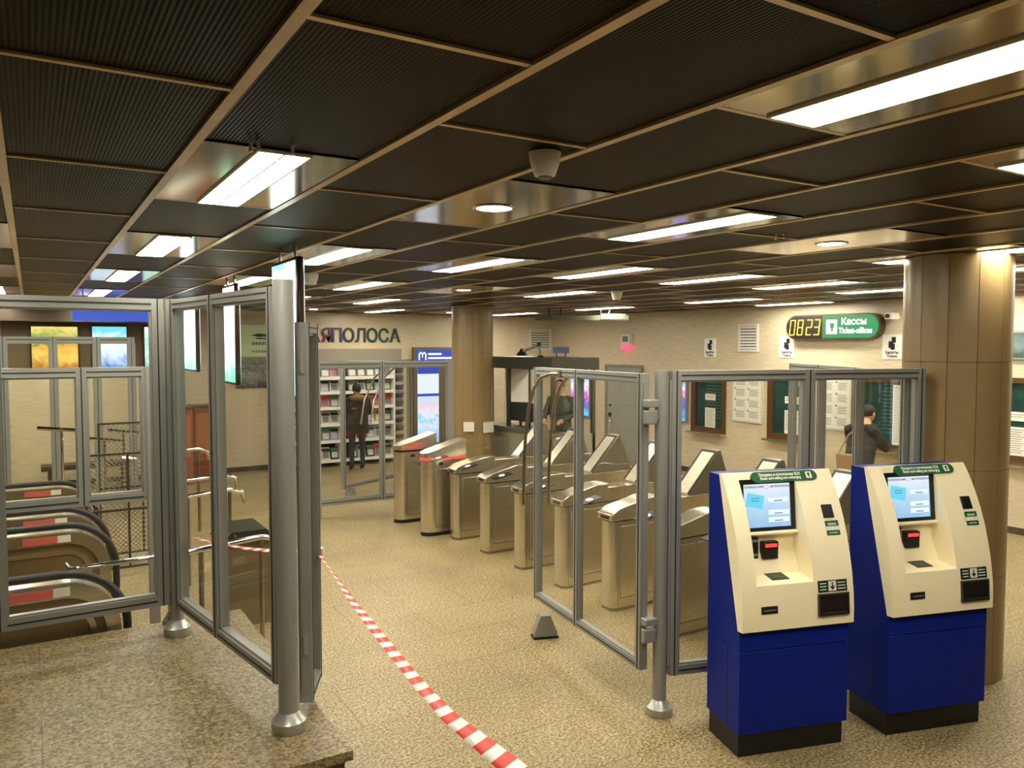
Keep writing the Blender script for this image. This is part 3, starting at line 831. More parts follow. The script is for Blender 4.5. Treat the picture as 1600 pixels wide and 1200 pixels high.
tape([(1.385, 4.40, 1.30), (1.33, 3.95, 1.296), (1.265, 3.50, 1.292), (1.2, 2.94, 1.29), (1.155, 2.54, 1.29), (1.13, 2.23, 1.292), (1.14, 1.90, 1.296), (1.13, 1.3, 1.31)], 'red and white striped barrier tape stretched from the narrow leaf toward the camera')
tape([(1.375, 4.44, 1.30), (1.30, 4.75, 1.24), (1.16, 5.1, 1.20), (1.0, 5.42, 1.19), (.91, 5.6, 1.2)], 'short length of striped tape behind the near post inside the glass')

# ================================================================ TICKET WALL
M_TEAL = mat('dark_teal_window_glass', (26, 62, 58), rough=.08, noise=.3, scale=2.5, coat=.4)
def wall_thing(name, label, cat, y, z, group=None, kind=None, x=XT):
    """local x runs along the wall to the right as seen from the hall, local y goes into the wall"""
    return thing(name, label, cat, (x, y, z), R(-90), group, kind)
def ticket_window(i, label, y0, y1, z0, z1, notes):
    t = wall_thing('window_%d' % i, label, None, (y0 + y1) / 2, 0, None, 'structure')
    w = abs(y1 - y0); a = w / 2
    fr = .07
    MB().box(-a, -.05, z0, -a + fr * 1.6, .0, z1).build('window_frame', M_WOOD, t); MB().box(a - fr, -.05, z0, a, 0, z1).build('window_frame', M_WOOD, t)
    MB().box(-a + fr * 1.6, -.05, z1 - fr, a - fr, 0, z1).build('window_frame', M_WOOD, t); MB().box(-a + fr * 1.6, -.05, z0, a - fr, 0, z0 + fr * 1.4).build('window_frame', M_WOOD, t)
    MB().box(-a + fr * 1.6, -.012, z0 + fr * 1.4, a - fr, -.006, z1 - fr).build('pane', M_TEAL, t)
    bl = MB()
    for k in range(14):
        zz = z1 - fr - .03 - k * (z1 - z0 - .2) / 16
        bl.box(-a * .15, -.014, zz, a - fr - .01, -.0125, zz + .012)
    b_ = bl.build('blind_slats', mat('green_blind', (64, 108, 96), rough=.5), t); b_['kind'] = 'stuff'
    MB().box(-a - .02, -.16, z0 - .03, a + .02, 0, z0).build('sill', M_STEEL, t)
    for (u0, u1, v0, v1) in notes:
        q = MB().box(u0, -.02, v0, u1, -.0125, v1).build('paper_note', M_PAPER, t)
        ln = MB(); k = 0; zz = v1 - .04
        while zz > v0 + .03: ln.box(u0 + .02, -.0212, zz, u1 - .02 - .02 * (k % 3), -.02, zz + .008); zz -= .03; k += 1
        if ln.f: ln.build('note_print', M_GREYINK, q)['kind'] = 'stuff'
ticket_window(1, 'wood framed ticket window beside the pink and blue lightbox', 11.27, 10.40, .83, 2.0, [(-.08, .18, .92, 1.30), (-.08, .18, 1.45, 1.57)])
ticket_window(2, 'wood framed ticket window between the two timetable boards', 9.40, 8.45, .87, 2.0, [(-.12, .2, .98, 1.38), (-.12, .2, 1.5, 1.62), (.15, .32, 1.8, 1.95)])
ticket_window(3, 'wood framed ticket window behind the customer in black', 7.72, 6.6, .90, 2.0, [(.1, .42, 1.0, 1.9)])
ticket_window(4, 'wood framed ticket window at the right edge past the broad column', 5.60, 4.6, .93, 2.07, [(-.36, -.1, 1.04, 1.42), (-.36, -.1, 1.5, 1.62)])
def notice_board(label, y0, y1, z0, z1):
    t = wall_thing('timetable_board', label, 'notice board', (y0 + y1) / 2, 0, 'white timetable boards between the ticket windows')
    a = abs(y1 - y0) / 2
    MB().box(-a, -.03, z0, a, 0, z1).build('board', mat('pale_frame', (206, 202, 186), rough=.4), t)
    MB().box(-a + .02, -.033, z0 + .03, a - .02, -.03, z1 - .02).build('sheet', M_PAPER, t)
    pr = MB(); h = (z1 - z0 - .08) / 4
    for cidx in range(2):
        for r_ in range(4):
            x0 = -a + .05 + cidx * (a - .03); zt = z1 - .05 - r_ * h
            pr.box(x0, -.0345, zt - .03, x0 + .03, -.033, zt)
            for k in range(5): pr.box(x0 + .04, -.0345, zt - .035 - k * .026, x0 + a - .09 - .015 * (k % 2), -.033, zt - .026 - k * .026)
    pr.build('board_print', M_GREYINK, t)['kind'] = 'stuff'
notice_board('white timetable board left of the ticket window with blinds', 10.22, 9.54, 1.10, 1.97)
notice_board('white timetable board partly hidden by the dark glass stile', 8.36, 7.76, 1.13, 1.97)
def vent(label, t, w, h, n):
    f = MB(); f.box(-w / 2, -.03, -h / 2, w / 2, 0, -h / 2 + .04); f.box(-w / 2, -.03, h / 2 - .04, w / 2, 0, h / 2); f.box(-w / 2, -.03, -h / 2 + .04, -w / 2 + .04, 0, h / 2 - .04); f.box(w / 2 - .04, -.03, -h / 2 + .04, w / 2, 0, h / 2 - .04)
    f.build('frame', M_WHITE, t)
    MB().box(-w / 2 + .04, -.008, -h / 2 + .04, w / 2 - .04, 0, h / 2 - .04).build('backing', mat('grey_recess', (96, 90, 78), rough=.7), t)
    me = MB().prism([(-.028, -.014), (-.022, -.018), (-.008, .014), (-.014, .018)], 'x', -w / 2 + .045, w / 2 - .045).mesh('slat', M_WHITE)
    for k in range(n): link_mesh('slat', me, t, (0, 0, -h / 2 + .065 + (h - .13) * k / (n - 1)))
vent('', thing('vent_grille', 'white louvred vent grille on the wall left of the ceiling bar', 'vent', (10.6, YK, 2.62), 0, 'white vent grilles'), .62, .52, 8)
vent('', wall_thing('vent_grille', 'white louvred vent grille on the wall between two pictogram signs', 'vent', 9.88, 2.63, 'white vent grilles'), .46, .5, 8)
for y, z, w, h, lab in ((10.82, 2.45, .29, .35, 'small white card pictogram sign left of the second vent grille'), (9.03, 2.465, .31, .36, 'small white card pictogram sign below the clock'), (7.10, 2.475, .32, .37, 'small white card pictogram sign beside the broad column, below the camera')):
    t = wall_thing('pictogram_sign', lab, 'sign', y, z, 'white pictogram signs over the ticket windows')
    MB().box(-w / 2, -.012, -h / 2, w / 2, 0, h / 2).build('plate', M_WTXT, t)
    g = MB().box(-.055, -.015, -.02, .02, -.012, .08); g.box(-.005, -.017, .06, .06, -.013, .145); g.box(-.02, -.0165, -.045, .045, -.0125, .045)
    g.build('card_symbol', M_INK, t)
    text('Билеты\nTickets', .06, M_INK, t, (0, -.0135, -.115), (R(90), 0, 0), .001, bold=.0015)
# alarm
t = wall_thing('alarm_beacon', 'white wall alarm box with a glowing pink red lens below', 'alarm', 13.22, 2.57)
MB().box(-.15, -.1, -.07, .15, 0, .17).build('housing', M_WHITE, t, bevel=.015)
MB().box(-.15, -.11, -.17, .15, 0, -.07).build('lens', mat('pink_lens', (255, 60, 90), emit=2.0), t, bevel=.02)
MB().box(-.09, -.104, .0, .09, -.099, .12).build('speaker_grille', M_GREYINK, t)
t = wall_thing('security_camera', 'small white security camera on a bracket beside the broad column', 'camera', 7.02, 2.93)
MB().box(-.03, -.12, -.03, .03, 0, .0).build('bracket', M_WHITE, t); cb = MB().box(-.05, -.26, -.05, .06, -.06, .05).build('camera_body', M_WHITE, t, bevel=.01); MB().cyl((0, -.26, 0), .03, -.02, 14, axis='y').build('lens', M_BLACK, cb)
# clock and ticket-offices sign
t = wall_thing('clock_sign', 'oval wall sign with amber digital clock and green ticket offices panel', 'sign', 8.085, 2.79)
def pill2(a, h, x0=None, x1=None, n=10):
    p = []
    for i in range(n + 1): q = -math.pi / 2 + math.pi * i / n; p.append((a - h + h * math.cos(q), h * math.sin(q)))
    for i in range(n + 1): q = math.pi / 2 + math.pi * i / n; p.append((-a + h + h * math.cos(q), h * math.sin(q)))
    return p
MB().prism(pill2(.87, .205), 'y', -.13, 0).build('case', mat('bronze_case', (92, 78, 56), rough=.35, metal=.6), t)
lft = [p for p in pill2(.84, .18) if p[0] < -.15] ; lft = [(-.17, -.18), (-.17, .18)] + [p for p in pill2(.84, .18)[11:]]
MB().prism(lft, 'y', -.138, -.13).build('clock_face', M_BLACK, t)
rgt = [(-.14, .18), (-.14, -.18)] + pill2(.84, .18)[:11]
M_GREENLIT = mat('green_lit_panel', (10, 150, 84), emit=.75, rough=.3)
MB().prism(rgt, 'y', -.138, -.13).build('green_panel', M_GREENLIT, t)
M_AMBER = mat('amber_segment', (255, 190, 40), emit=2.2, emit_rgb=(255, 180, 40))
SEG = {'0': 'abcdef', '8': 'abcdefg', '2': 'abged', '3': 'abgcd'}
def digit(ch, x, w=.11, h=.26, th=.017):
    m = MB(); g = .006; y0, y1 = -.143, -.138
    H = h / 2
    box = {'a': (-w / 2 + g, H - th, w / 2 - g, H), 'g': (-w / 2 + g, -th / 2, w / 2 - g, th / 2), 'd': (-w / 2 + g, -H, w / 2 - g, -H + th),
           'f': (-w / 2, g, -w / 2 + th, H - g), 'b': (w / 2 - th, g, w / 2, H - g), 'e': (-w / 2, -H + g, -w / 2 + th, -g), 'c': (w / 2 - th, -H + g, w / 2, -g)}
    for s_ in SEG[ch]:
        x0, z0, x1, z1 = box[s_]; k = .12
        m.add([(x + x0 + k * z0, y0, z0), (x + x1 + k * z0, y0, z0), (x + x1 + k * z1, y0, z1), (x + x0 + k * z1, y0, z1), (x + x0 + k * z0, y1, z0), (x + x1 + k * z0, y1, z0), (x + x1 + k * z1, y1, z1), (x + x0 + k * z1, y1, z1)],
              [(0, 1, 2, 3), (7, 6, 5, 4), (0, 4, 5, 1), (1, 5, 6, 2), (2, 6, 7, 3), (3, 7, 4, 0)])
    m.build('clock_digit', M_AMBER, t)
for ch, x in zip('0823', (-.73, -.575, -.40, -.25)): digit(ch, x)
M_WLIT = mat('white_lit_lettering', (245, 250, 245), emit=1.1)
MB().box(-.075, -.142, -.115, .125, -.138, .115).build('pictogram', M_WLIT, t)
pk = MB().box(.0, -.145, -.02, .07, -.142, .06); pk.box(.02, -.145, -.075, .05, -.142, -.02); pk.build('pictogram_figure', M_GREENLIT, t)
text('Кассы', .145, M_WLIT, t, (.42, -.14, .075), (R(90), 0, 0), .002, bold=.004)
text('Ticket-offices', .125, M_WLIT, t, (.445, -.14, -.065), (R(90), 0, 0), .002, bold=.004, squash=.86)
# grey service door
t = wall_thing('door_1', 'pale grey steel service door with lever handle seen through the glass leaf', None, 13.35, 0, None, 'structure')
MB().box(-.55, -.04, 0, .55, 0, 2.0).build('door_leaf', mat('pale_grey_door', (152, 154, 142), rough=.45, noise=.04, scale=8), t)
fr = MB().box(-.62, -.06, 0, -.55, 0, 2.07); fr.box(.55, -.06, 0, .62, 0, 2.07); fr.box(-.55, -.06, 2.0, .55, 0, 2.07); fr.build('door_frame', mat('door_frame_paint', (134, 130, 112), rough=.5), t)
hd = MB().box(-.47, -.055, .62, -.42, -.04, .86); hd.tube([(-.445, -.05, .8), (-.445, -.1, .8), (-.33, -.1, .79)], .013, 8); hd.build('door_handle', M_CHROME, t)
kh = MB().cyl((-.44, -.04, .95), .05, -.03, 16, axis='y'); kh.build('lock', M_BLACK, t); MB().cyl((-.44, -.04, 1.16), .025, -.02, 12, axis='y').build('lock', M_BLACK, t)
# pink/blue lightboxes on the ticket wall
M_PINK = picture_mat('pink_blue_advert', [(0, (90, 200, 250)), (.35, (60, 90, 200)), (.55, (250, 120, 200)), (.75, (235, 245, 255)), (1, (70, 110, 220))], emit=.9, scale=5)
for y, z0, z1, w, lab in ((11.60, 1.0, 1.9, .38, 'narrow pink and blue lit advert left of the first ticket window'), (14.9, .86, 1.75, .7, 'pink and blue lit advert behind the booth attendant')):
    t = wall_thing('advert_lightbox', lab, 'lightbox', y, 0, 'pink and blue lit adverts')
    MB().box(-w / 2 - .03, -.07, z0 - .03, w / 2 + .03, 0, z1 + .03).build('case', M_ALU, t); MB().box(-w / 2, -.078, z0, w / 2, -.07, z1).build('lit_face', M_PINK, t)
t = wall_thing('wall_picture', 'pale green lit picture on the wall above the rightmost ticket window', 'picture', 5.2, 2.5)
MB().box(-.25, -.04, -.19, .3, 0, .19).build('case', M_ALU, t); MB().box(-.22, -.045, -.16, .27, -.04, .16).build('lit_face', picture_mat('green_picture', [(0, (70, 110, 90)), (.5, (190, 220, 200)), (1, (110, 150, 120))], emit=.5, scale=6), t)
# suspended bar under the ceiling
t = thing('suspended_rail', 'long grey bar hung by rods under the far ceiling', 'ceiling bar', (8.6, 11.6, C), R(-33))
MB().box(-.85, -.05, -.22, .85, .05, -.13).build('bar', mat('grey_green_paint', (112, 116, 100), rough=.5), t)
for xx in (-.6, -.38, .35): MB().cyl((xx, 0, -.13), .012, .13, 8).build('hanger_rod', M_ALUD, t)
MB().box(.35, -.07, -.20, .8, .07, -.1).build('junction_box', MATS['grey_green_paint'], t)
MB().tube([(.5, 0, -.1), (.52, .0, -.02), (.45, 0, .0)], .02, 8).build('cable', M_RUBBER, t)

# ================================================================ MAGAZINE KIOSK (back wall)
M_KGREY = mat('kiosk_grey_panel', (150, 142, 124), rough=.5)
kx0, kx1 = 4.2, 6.62
k = thing('magazine_kiosk', 'magazine kiosk front with white shelves below the big coloured letters', 'kiosk', (kx0, YK, 0))
Wk = kx1 - kx0
MB().box(0, -.04, 2.12, Wk + .32, 0, 2.42).build('fascia', M_KGREY, k)
MB().box(0, -.02, 0, Wk, 0, 2.12).build('back_panel', mat('kiosk_dark_back', (46, 42, 38), rough=.7), k)
for xx in (0, Wk * .5, Wk - .04): MB().box(xx, -.42, 0, xx + .04, -.02, 2.12).build('upright', M_WHITE, k)
shelf_z = [.12, .52, .86, 1.20, 1.52, 1.82]
for zz in shelf_z:
    MB().box(.04, -.42, zz - .03, Wk - .04, -.02, zz).build('shelf', M_WHITE, k)
    MB().box(.04, -.43, zz - .03, Wk - .04, -.42, zz + .035).build('shelf_edge', M_WTXT, k)
covers = [('red', (196, 40, 36)), ('blue', (44, 84, 170)), ('yellow', (226, 190, 60)), ('green', (70, 130, 70)), ('white', (226, 224, 216)), ('pink', (222, 130, 150)), ('black', (36, 34, 34)), ('orange', (220, 120, 50)), ('pale blue', (150, 190, 220)), ('grey', (140, 136, 130))]
cm = {n_: mat('cover_' + n_.replace(' ', '_'), c_, rough=.35) for n_, c_ in covers}
mag_mesh = {}
for n_, c_ in covers:
    other = cm[random.choice([q for q, _ in covers if q != n_])]
    m = MB().prism([(-.006, 0), (.006, 0), (.076, .27), (.064, .27)], 'x', -.09, .09, 0)
    m.prism([(.0075 + .0, .19), (.0, .19), (.0085, .23), (.016, .23)], 'x', -.075, .075, 1)
    m.prism([(.0 - .034 + .008, .05), (-.0, .05), (.03 - .0, .15), (.0, .15)], 'x', -.05, .06, 1) if False else None
    # title band and picture patch just proud of the leaning cover
    def on(z, off): return (-.006 + .07 * z / .27 - off, z)
    m.prism([on(.205, .002), on(.205, -.002), on(.245, -.002), on(.245, .002)], 'x', -.08, .08, 1)
    m.prism([on(.05, .002), on(.05, -.002), on(.17, -.002), on(.17, .002)], 'x', -.06, .065, 2)
    mag_mesh[n_] = m.mesh('magazine', [cm[n_], other, cm[random.choice(['white', 'pink', 'grey'])]])
row_names = ['bottom shelf', 'second shelf from the bottom', 'third shelf from the bottom', 'fourth shelf from the bottom', 'shelf next to the top', 'top shelf']
for r_, zz in enumerate(shelf_z):
    i = 0
    for xx in [.15 + .195 * q for q in range(12)]:
        if abs(xx - Wk * .5 - .02) < .1: continue
        n_ = random.choices([q for q, _ in covers], [2, 2, 2, 1, 6, 1, 4, 1, 5, 5])[0]
        o = link_mesh('magazine', mag_mesh[n_], None, (kx0 + xx, YK - .30 + random.uniform(-.03, .03), zz + .001), random.uniform(-.05, .05))
        tag(o, '%s magazine, %s from left on the kiosk %s' % (n_, ORD[i], row_names[r_]), 'magazine', 'magazines on the kiosk shelves'); i += 1
# wire rack of papers at the right end
rk = thing('paper_rack', 'tall narrow wire rack of folded papers at the right end of the kiosk', 'rack', (6.66, YK - .02, 0))
MB().box(0, -.04, .3, .3, 0, 2.1).build('back_plate', mat('silver_paint', (170, 168, 160), rough=.4, metal=.4), rk)
for q in range(9):
    zz = .45 + q * .18
    MB().prism([(-.05, zz), (-.13, zz + .10), (-.12, zz + .11), (-.04, zz + .02)], 'x', .02, .28).build('pocket', M_STEELD, rk)
    MB().prism([(-.055, zz + .02), (-.12, zz + .15), (-.11, zz + .155), (-.045, zz + .02)], 'x', .04, .26).build('folded_paper', [M_PAPER, cm['grey'], cm['pale blue']][q % 3], rk)
# big letters, each its own thing
let = 'АЯПОЛОСА'
cols = [(110, 34, 40), (96, 36, 70), (36, 44, 84), (32, 42, 58), (28, 52, 56), (26, 62, 58), (26, 72, 58), (24, 66, 50)]
lx = 4.88
meshes_ = [text_mesh(ch, .40, .015, 'LEFT', 1.0, .008) for ch in let]
spans = []
for me in meshes_:
    xs_ = [v.co.x for v in me.vertices]; x0 = min(xs_); spans.append(max(xs_) - x0)
    for v in me.vertices: v.co.x -= x0
kx = (2.04 - 7 * .022) / sum(spans)
for i, me in enumerate(meshes_):
    for v in me.vertices: v.co.x *= kx
    me.materials.clear(); me.materials.append(mat('letter_paint_%s' % ORD[i], cols[i], rough=.35))
    o = bpy.data.objects.new('wall_letter', me); COL.objects.link(o); o.location = (lx, YK - .021, 2.685); o.rotation_euler = (R(90), 0, 0)
    hue = ['dark red', 'purple red', 'dark blue', 'blue black', 'dark teal', 'teal', 'green teal', 'dark green'][i]
    tag(o, '%s letter, %s of the eight visible letters above the kiosk' % (hue, ORD[i]), 'letter', 'raised letters above the kiosk')
    lx += spans[i] * kx + .022
# metro map lightbox
mb = thing('map_lightbox', 'tall lit metro map panel with blue header beside the far column', 'lightbox', (7.25, YK, 0))
M_MAPB = mat('blue_lit_header', (24, 66, 190), emit=.7); M_MAPW = picture_mat('lit_map', [(0, (150, 190, 240)), (.42, (214, 228, 250)), (.5, (120, 205, 240)), (.58, (226, 232, 250)), (.8, (236, 206, 220)), (1, (200, 220, 245))], emit=.85, scale=3)
M_MAPT = mat('lit_timetable', (222, 234, 246), emit=.85)
MB().box(-.05, -.12, .22, 1.75, 0, 2.45).build('case', mat('map_case', (112, 104, 86), rough=.4, metal=.4), mb)
hdr = MB().box(.0, -.128, 2.12, 1.7, -.12, 2.39).build('header', M_MAPB, mb)
ml = MB().tube([(.07, -.13, 2.17), (.07, -.13, 2.30), (.11, -.13, 2.34), (.15, -.13, 2.29), (.15, -.13, 2.2), (.15, -.13, 2.29), (.19, -.13, 2.34), (.23, -.13, 2.30), (.23, -.13, 2.17)], .016, 6)
ml.build('metro_symbol', M_WLIT, hdr)
hp = MB().box(.29, -.131, 2.28, .62, -.128, 2.32); hp.box(.29, -.131, 2.19, .9, -.128, 2.23); hp.build('header_print', M_WLIT, hdr)['kind'] = 'stuff'
for x0, x1 in ((.03, .55), (.78, 1.6)):
    MB().box(x0, -.126, 1.42, x1, -.12, 2.06).build('timetable_panel', M_MAPT, mb)
    MB().box(x0, -.128, 1.86, x1, -.126, 2.06).build('blue_band', M_MAPB, mb)
    MB().box(x0, -.126, .32, x1, -.12, 1.36).build('map_panel', M_MAPW, mb)
    MB().box(x0, -.127, 1.36, x1, -.12, 1.42).build('divider', M_MAPB, mb)

# ================================================================ ATTENDANT BOOTH
bo = thing('attendant_booth', 'dark framed attendant booth with counter behind the turnstiles', 'booth', (7.0, 10.2, 0))
M_BOOTH = mat('booth_grey', (70, 68, 60), rough=.4, metal=.3); M_BW = mat('booth_pale_panel', (150, 144, 124), rough=.5)
bw, bd_ = .85, 2.0
MB().box(0, 0, 0, bw, bd_, .2).build('base', M_BOOTH, bo)
MB().box(0, 0, .2, .05, bd_, 1.06).build('front_panel', M_BW, bo); MB().box(.05, 0, .2, bw, .05, 1.06).build('side_panel', M_BW, bo)
MB().box(-.08, -.08, 1.06, .3, bd_, 1.10).build('counter', mat('grey_counter', (96, 98, 90), rough=.35), bo)
for x_, y_ in ((0, 0), (0, bd_ - .06), (0, 1.35), (bw - .06, 0), (bw - .06, bd_ - .06)):
    MB().box(x_, y_, 1.06 if x_ == 0 else .2, x_ + .06, y_ + .06, 2.1).build('post', M_BOOTH, bo)
MB().box(-.04, -.04, 2.1, bw + .04, bd_ + .04, 2.3).build('lintel', M_BOOTH, bo)
MB().box(.02, 1.42, 1.1, .03, bd_ - .07, 2.1).build('pane', M_GLASS, bo)
MB().box(.3, bd_ - .06, 1.1, bw - .06, bd_ - .04, 2.1).build('rear_board', M_PAPER, bo)
for yy, lab in ((1.20, 'thin black monitor on the booth counter, left one'), (.92, 'thin black monitor on the booth counter, right one')):
    t = thing('monitor', lab, 'monitor', (7.16, 10.2 + yy, 1.10), R(-60), 'monitors on the booth counter')
    MB().box(-.1, -.07, 0, .1, .07, .012).build('stand', M_BLACK, t); MB().box(-.02, -.015, .012, .02, .015, .12).build('neck', M_BLACK, t); MB().box(-.19, -.02, .1, .19, .02, .42).build('display', M_BLACK, t)
t = thing('desk_lamp', 'pale green jointed desk lamp arm above the booth lintel', 'lamp', (7.05, 10.62, 2.3))
MB().cyl((0, 0, 0), .05, .03, 14).build('base', M_BLACK, t)
gm = mat('pale_green_enamel', (132, 150, 122), rough=.4)
MB().tube([(0, 0, .03), (.05, .12, .2)], .022, 8).build('lower_arm', gm, t); MB().tube([(.05, .12, .2), (-.02, .5, .10)], .026, 8).build('upper_arm', gm, t)
MB().cyl((.05, .12, .17), .035, .07, 12).build('joint', M_BLACK, t); MB().lathe((-.02, .53, .02), [(.1, 0), (.09, .03), (.04, .09), (.03, .12)], 16).build('shade', M_BLACK, t)
t = thing('roof_sign', 'small bluish sign on two legs on top of the booth', 'sign', (7.3, 10.4, 2.3), R(-60))
MB().box(-.14, -.01, .07, .14, .01, .17).build('plate', mat('dull_blue_plate', (90, 104, 140), rough=.5), t)
for s_ in (-.08, .08): MB().cyl((s_, 0, 0), .01, .07, 8).build('leg', M_BLACK, t)

# ================================================================ LIGHTBOXES AND ADVERTS IN THE ESCALATOR HALL
M_AD_A = picture_mat('advert_sea', [(0, (120, 220, 200)), (.35, (240, 252, 250)), (.7, (250, 254, 252)), (1, (90, 210, 215))], emit=2.2, scale=3)
M_AD_B = picture_mat('advert_leaf', [(0, (90, 190, 150)), (.3, (235, 250, 238)), (.75, (250, 252, 246)), (1, (240, 200, 170))], emit=2.2, scale=3)
M_AD_SKY = picture_mat('advert_sky', [(0, (60, 110, 190)), (.25, (200, 224, 250)), (.6, (236, 248, 255)), (.9, (110, 205, 245))], emit=1.05, scale=2.2)
M_AD_GR = picture_mat('advert_green', [(0, (120, 190, 160)), (.4, (210, 240, 226)), (.6, (150, 214, 190)), (1, (226, 246, 238))], emit=1.1, scale=5)
M_AD_YE = picture_mat('advert_fruit', [(0, (196, 120, 30)), (.3, (246, 214, 96)), (.52, (236, 170, 50)), (.62, (90, 150, 60)), (1, (250, 224, 120))], emit=.9, scale=4)
M_BLU = mat('blue_glow', (60, 90, 200), emit=.8)
def hung_lightbox(label, x, y0, y1, z0, z1, face, th=.10):
    t = thing('lightbox', label, 'lightbox', (x, (y0 + y1) / 2, z0), 0, 'double sided lightboxes hung beside the escalators')
    a = (y1 - y0) / 2; h = z1 - z0
    MB().box(-th / 2, -a, 0, th / 2, a, h).build('case', mat('dark_bronze_case', (60, 48, 38), rough=.3, metal=.6), t, bevel=.02)
    MB().box(-th / 2 - .006, -a + .035, .03, -th / 2, a - .035, h - .03).build('lit_face', face, t)
    MB().box(th / 2, -a + .035, .03, th / 2 + .006, a - .035, h - .03).build('lit_face', face, t)
    for yy in (-a * .6, a * .6): MB().cyl((0, yy, h), .012, C - z1 - .0, 8).build('hanger', M_ALU, t)
hung_lightbox('bright white lightbox standing above the near post', 1.535, 5.17, 5.80, 2.13, 3.09, M_AD_A, .055)
hung_lightbox('bright lightbox seen through the right pane of the tall left partition', 1.74, 7.98, 8.55, 2.10, 3.11, M_AD_B, .05)
hung_lightbox('bright lightbox seen through the left pane of the tall left partition', 2.0, 11.65, 12.75, 2.12, 3.11, M_AD_A, .06)
def wall_ad(label, x0, x1, z0, z1, face, extra=None):
    t = thing('lit_advert', label, 'advert', ((x0 + x1) / 2, YK, z0), 0, 'lit adverts on the far wall left')
    a = (x1 - x0) / 2; h = z1 - z0
    MB().box(-a - .03, -.1, -.03, a + .03, 0, h + .03).build('case', MATS['dark_bronze_case'], t)
    MB().box(-a, -.108, 0, a, -.1, h).build('lit_face', face, t)
    return t
wall_ad('lit pale blue seascape advert on the far wall at left', .95, 1.50, 2.07, 2.83, M_AD_SKY)
wall_ad('lit pale green advert next to the frame on the far wall', 1.80, 2.08, 2.07, 2.83, M_AD_GR)
wall_ad('lit yellow fruit advert on the far wall, leftmost', .02, .72, 2.08, 2.82, M_AD_YE)
t = thing('billboard', 'pale green billboard with bird logo and grey waves on the far wall', 'billboard', (3.42, YK, 1.65))
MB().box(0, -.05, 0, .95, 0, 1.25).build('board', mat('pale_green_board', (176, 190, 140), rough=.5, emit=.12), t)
MB().box(0, -.055, 0, .95, -.05, .62).build('waves', picture_mat('grey_waves', [(0, (60, 60, 56)), (.45, (150, 150, 140)), (.55, (80, 80, 76)), (1, (140, 140, 130))], scale=9), t)
bl = MB().add([(.30, -.053, 1.04), (.45, -.053, 1.08), (.62, -.053, 1.06), (.7, -.053, 1.10), (.6, -.053, 1.02), (.46, -.053, 1.01)], [(5, 4, 3, 2, 1, 0)[::-1]])
bl.prism([(.38, 1.0), (.66, .985), (.6, .965), (.42, .97)], 'y', -.053, -.05); bl.build('bird_logo', M_INK, t)
text('ПУТИН', .13, M_INK, t, (.5, -.053, .87), (R(90), 0, 0), .001) if False else None
bp_ = MB()
for q in range(6): bp_.box(.32 + q * .065, -.053, .85, .37 + q * .065, -.05, .91)
for q in range(6): bp_.box(.32 + q * .06, -.053, .70, .36 + q * .06, -.05, .745)
bp_.build('billboard_print', M_GREYINK, t)['kind'] = 'stuff'
t = thing('blue_ceiling_sign', 'blue lit strip sign under the ceiling in the escalator hall', 'sign', (1.3, 13.6, C))
MB().box(-.75, -.1, -.3, .75, .1, -.12).build('case', M_BLU, t)
for s_ in (-.6, .6): MB().cyl((s_, 0, -.12), .012, .12, 8).build('hanger', M_ALU, t)

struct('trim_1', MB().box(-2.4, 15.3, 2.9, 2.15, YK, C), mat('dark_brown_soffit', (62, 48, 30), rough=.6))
struct('trim_2', MB().box(-2.4, YK - .03, 2.02, 2.15, YK, 2.9), mat('brown_wall_band', (104, 84, 54), rough=.5))
# ================================================================ ESCALATORS
M_BAL = mat('brown_balustrade_panel', (128, 108, 76), rough=.3, metal=.4, noise=.05, scale=5)
def escalator_balustrade(y, label, x_end=.55, top=.93):
    t = thing('escalator_balustrade', label, 'escalator', (x_end, y, 0), 0, 'escalator balustrades left of the glass')
    rad = .40; L = 3.6; zc = top - .03
    def outline(off, z_low):
        p = [(-L, z_low), (-L, zc - off)]
        for i in range(13):
            q = math.pi / 2 * i / 12; p.append((-rad + (rad - off) * math.sin(q), zc - rad + (rad - off) * math.cos(q)))
        p += [(-off, z_low)]
        return p
    MB().prism(outline(.07, 0.0), 'y', -.07, .07).build('panel', M_BAL, t)
    o1, o2 = outline(.045, .25)[1:], outline(.14, .25)[1:]
    dk_ = MB()
    for (p, q, r_, s_) in zip(o1, o1[1:], o2[1:], o2): dk_.prism([p, q, r_, s_], 'y', -.10, .10)
    dk_.build('deck', M_STEEL, t)
    o1, o2 = outline(.20, .25)[1:], outline(.24, .25)[1:]
    dk_ = MB()
    for (p, q, r_, s_) in zip(o1, o1[1:], o2[1:], o2): dk_.prism([p, q, r_, s_], 'y', -.082, .082)
    dk_.build('moulding', M_STEEL, t)
    path = [(-L, 0, zc)]
    for i in range(15): q = math.pi / 2 * i / 14; path.append((-rad + rad * math.sin(q), 0, zc - rad + rad * math.cos(q)))
    path += [(0, 0, .3), (-.03, 0, .16)]
    MB().tube(path, .03, 10).build('handrail', M_RUBBER, t)
    MB().box(-L, -.12, 0, -.22, .12, .42).build('skirting', mat('brown_skirt', (122, 98, 66), rough=.4, noise=.06, scale=5), t)
    st = MB().box(-.72, -.105, zc - .125, -.46, -.1005, zc - .065).build('sticker', mat('red_sticker', (216, 104, 88), rough=.4), t)
    MB().box(-.46, -.105, zc - .125, -.36, -.1005, zc - .065).build('sticker', M_PAPER, t)
    return t
escalator_balustrade(6.24, 'nearest escalator balustrade with black handrail behind the left partition')
escalator_balustrade(7.95, 'second escalator balustrade from the landing', .62)
escalator_balustrade(8.75, 'third escalator balustrade from the landing', .62)
escalator_balustrade(10.5, 'farthest escalator balustrade from the landing', .62)
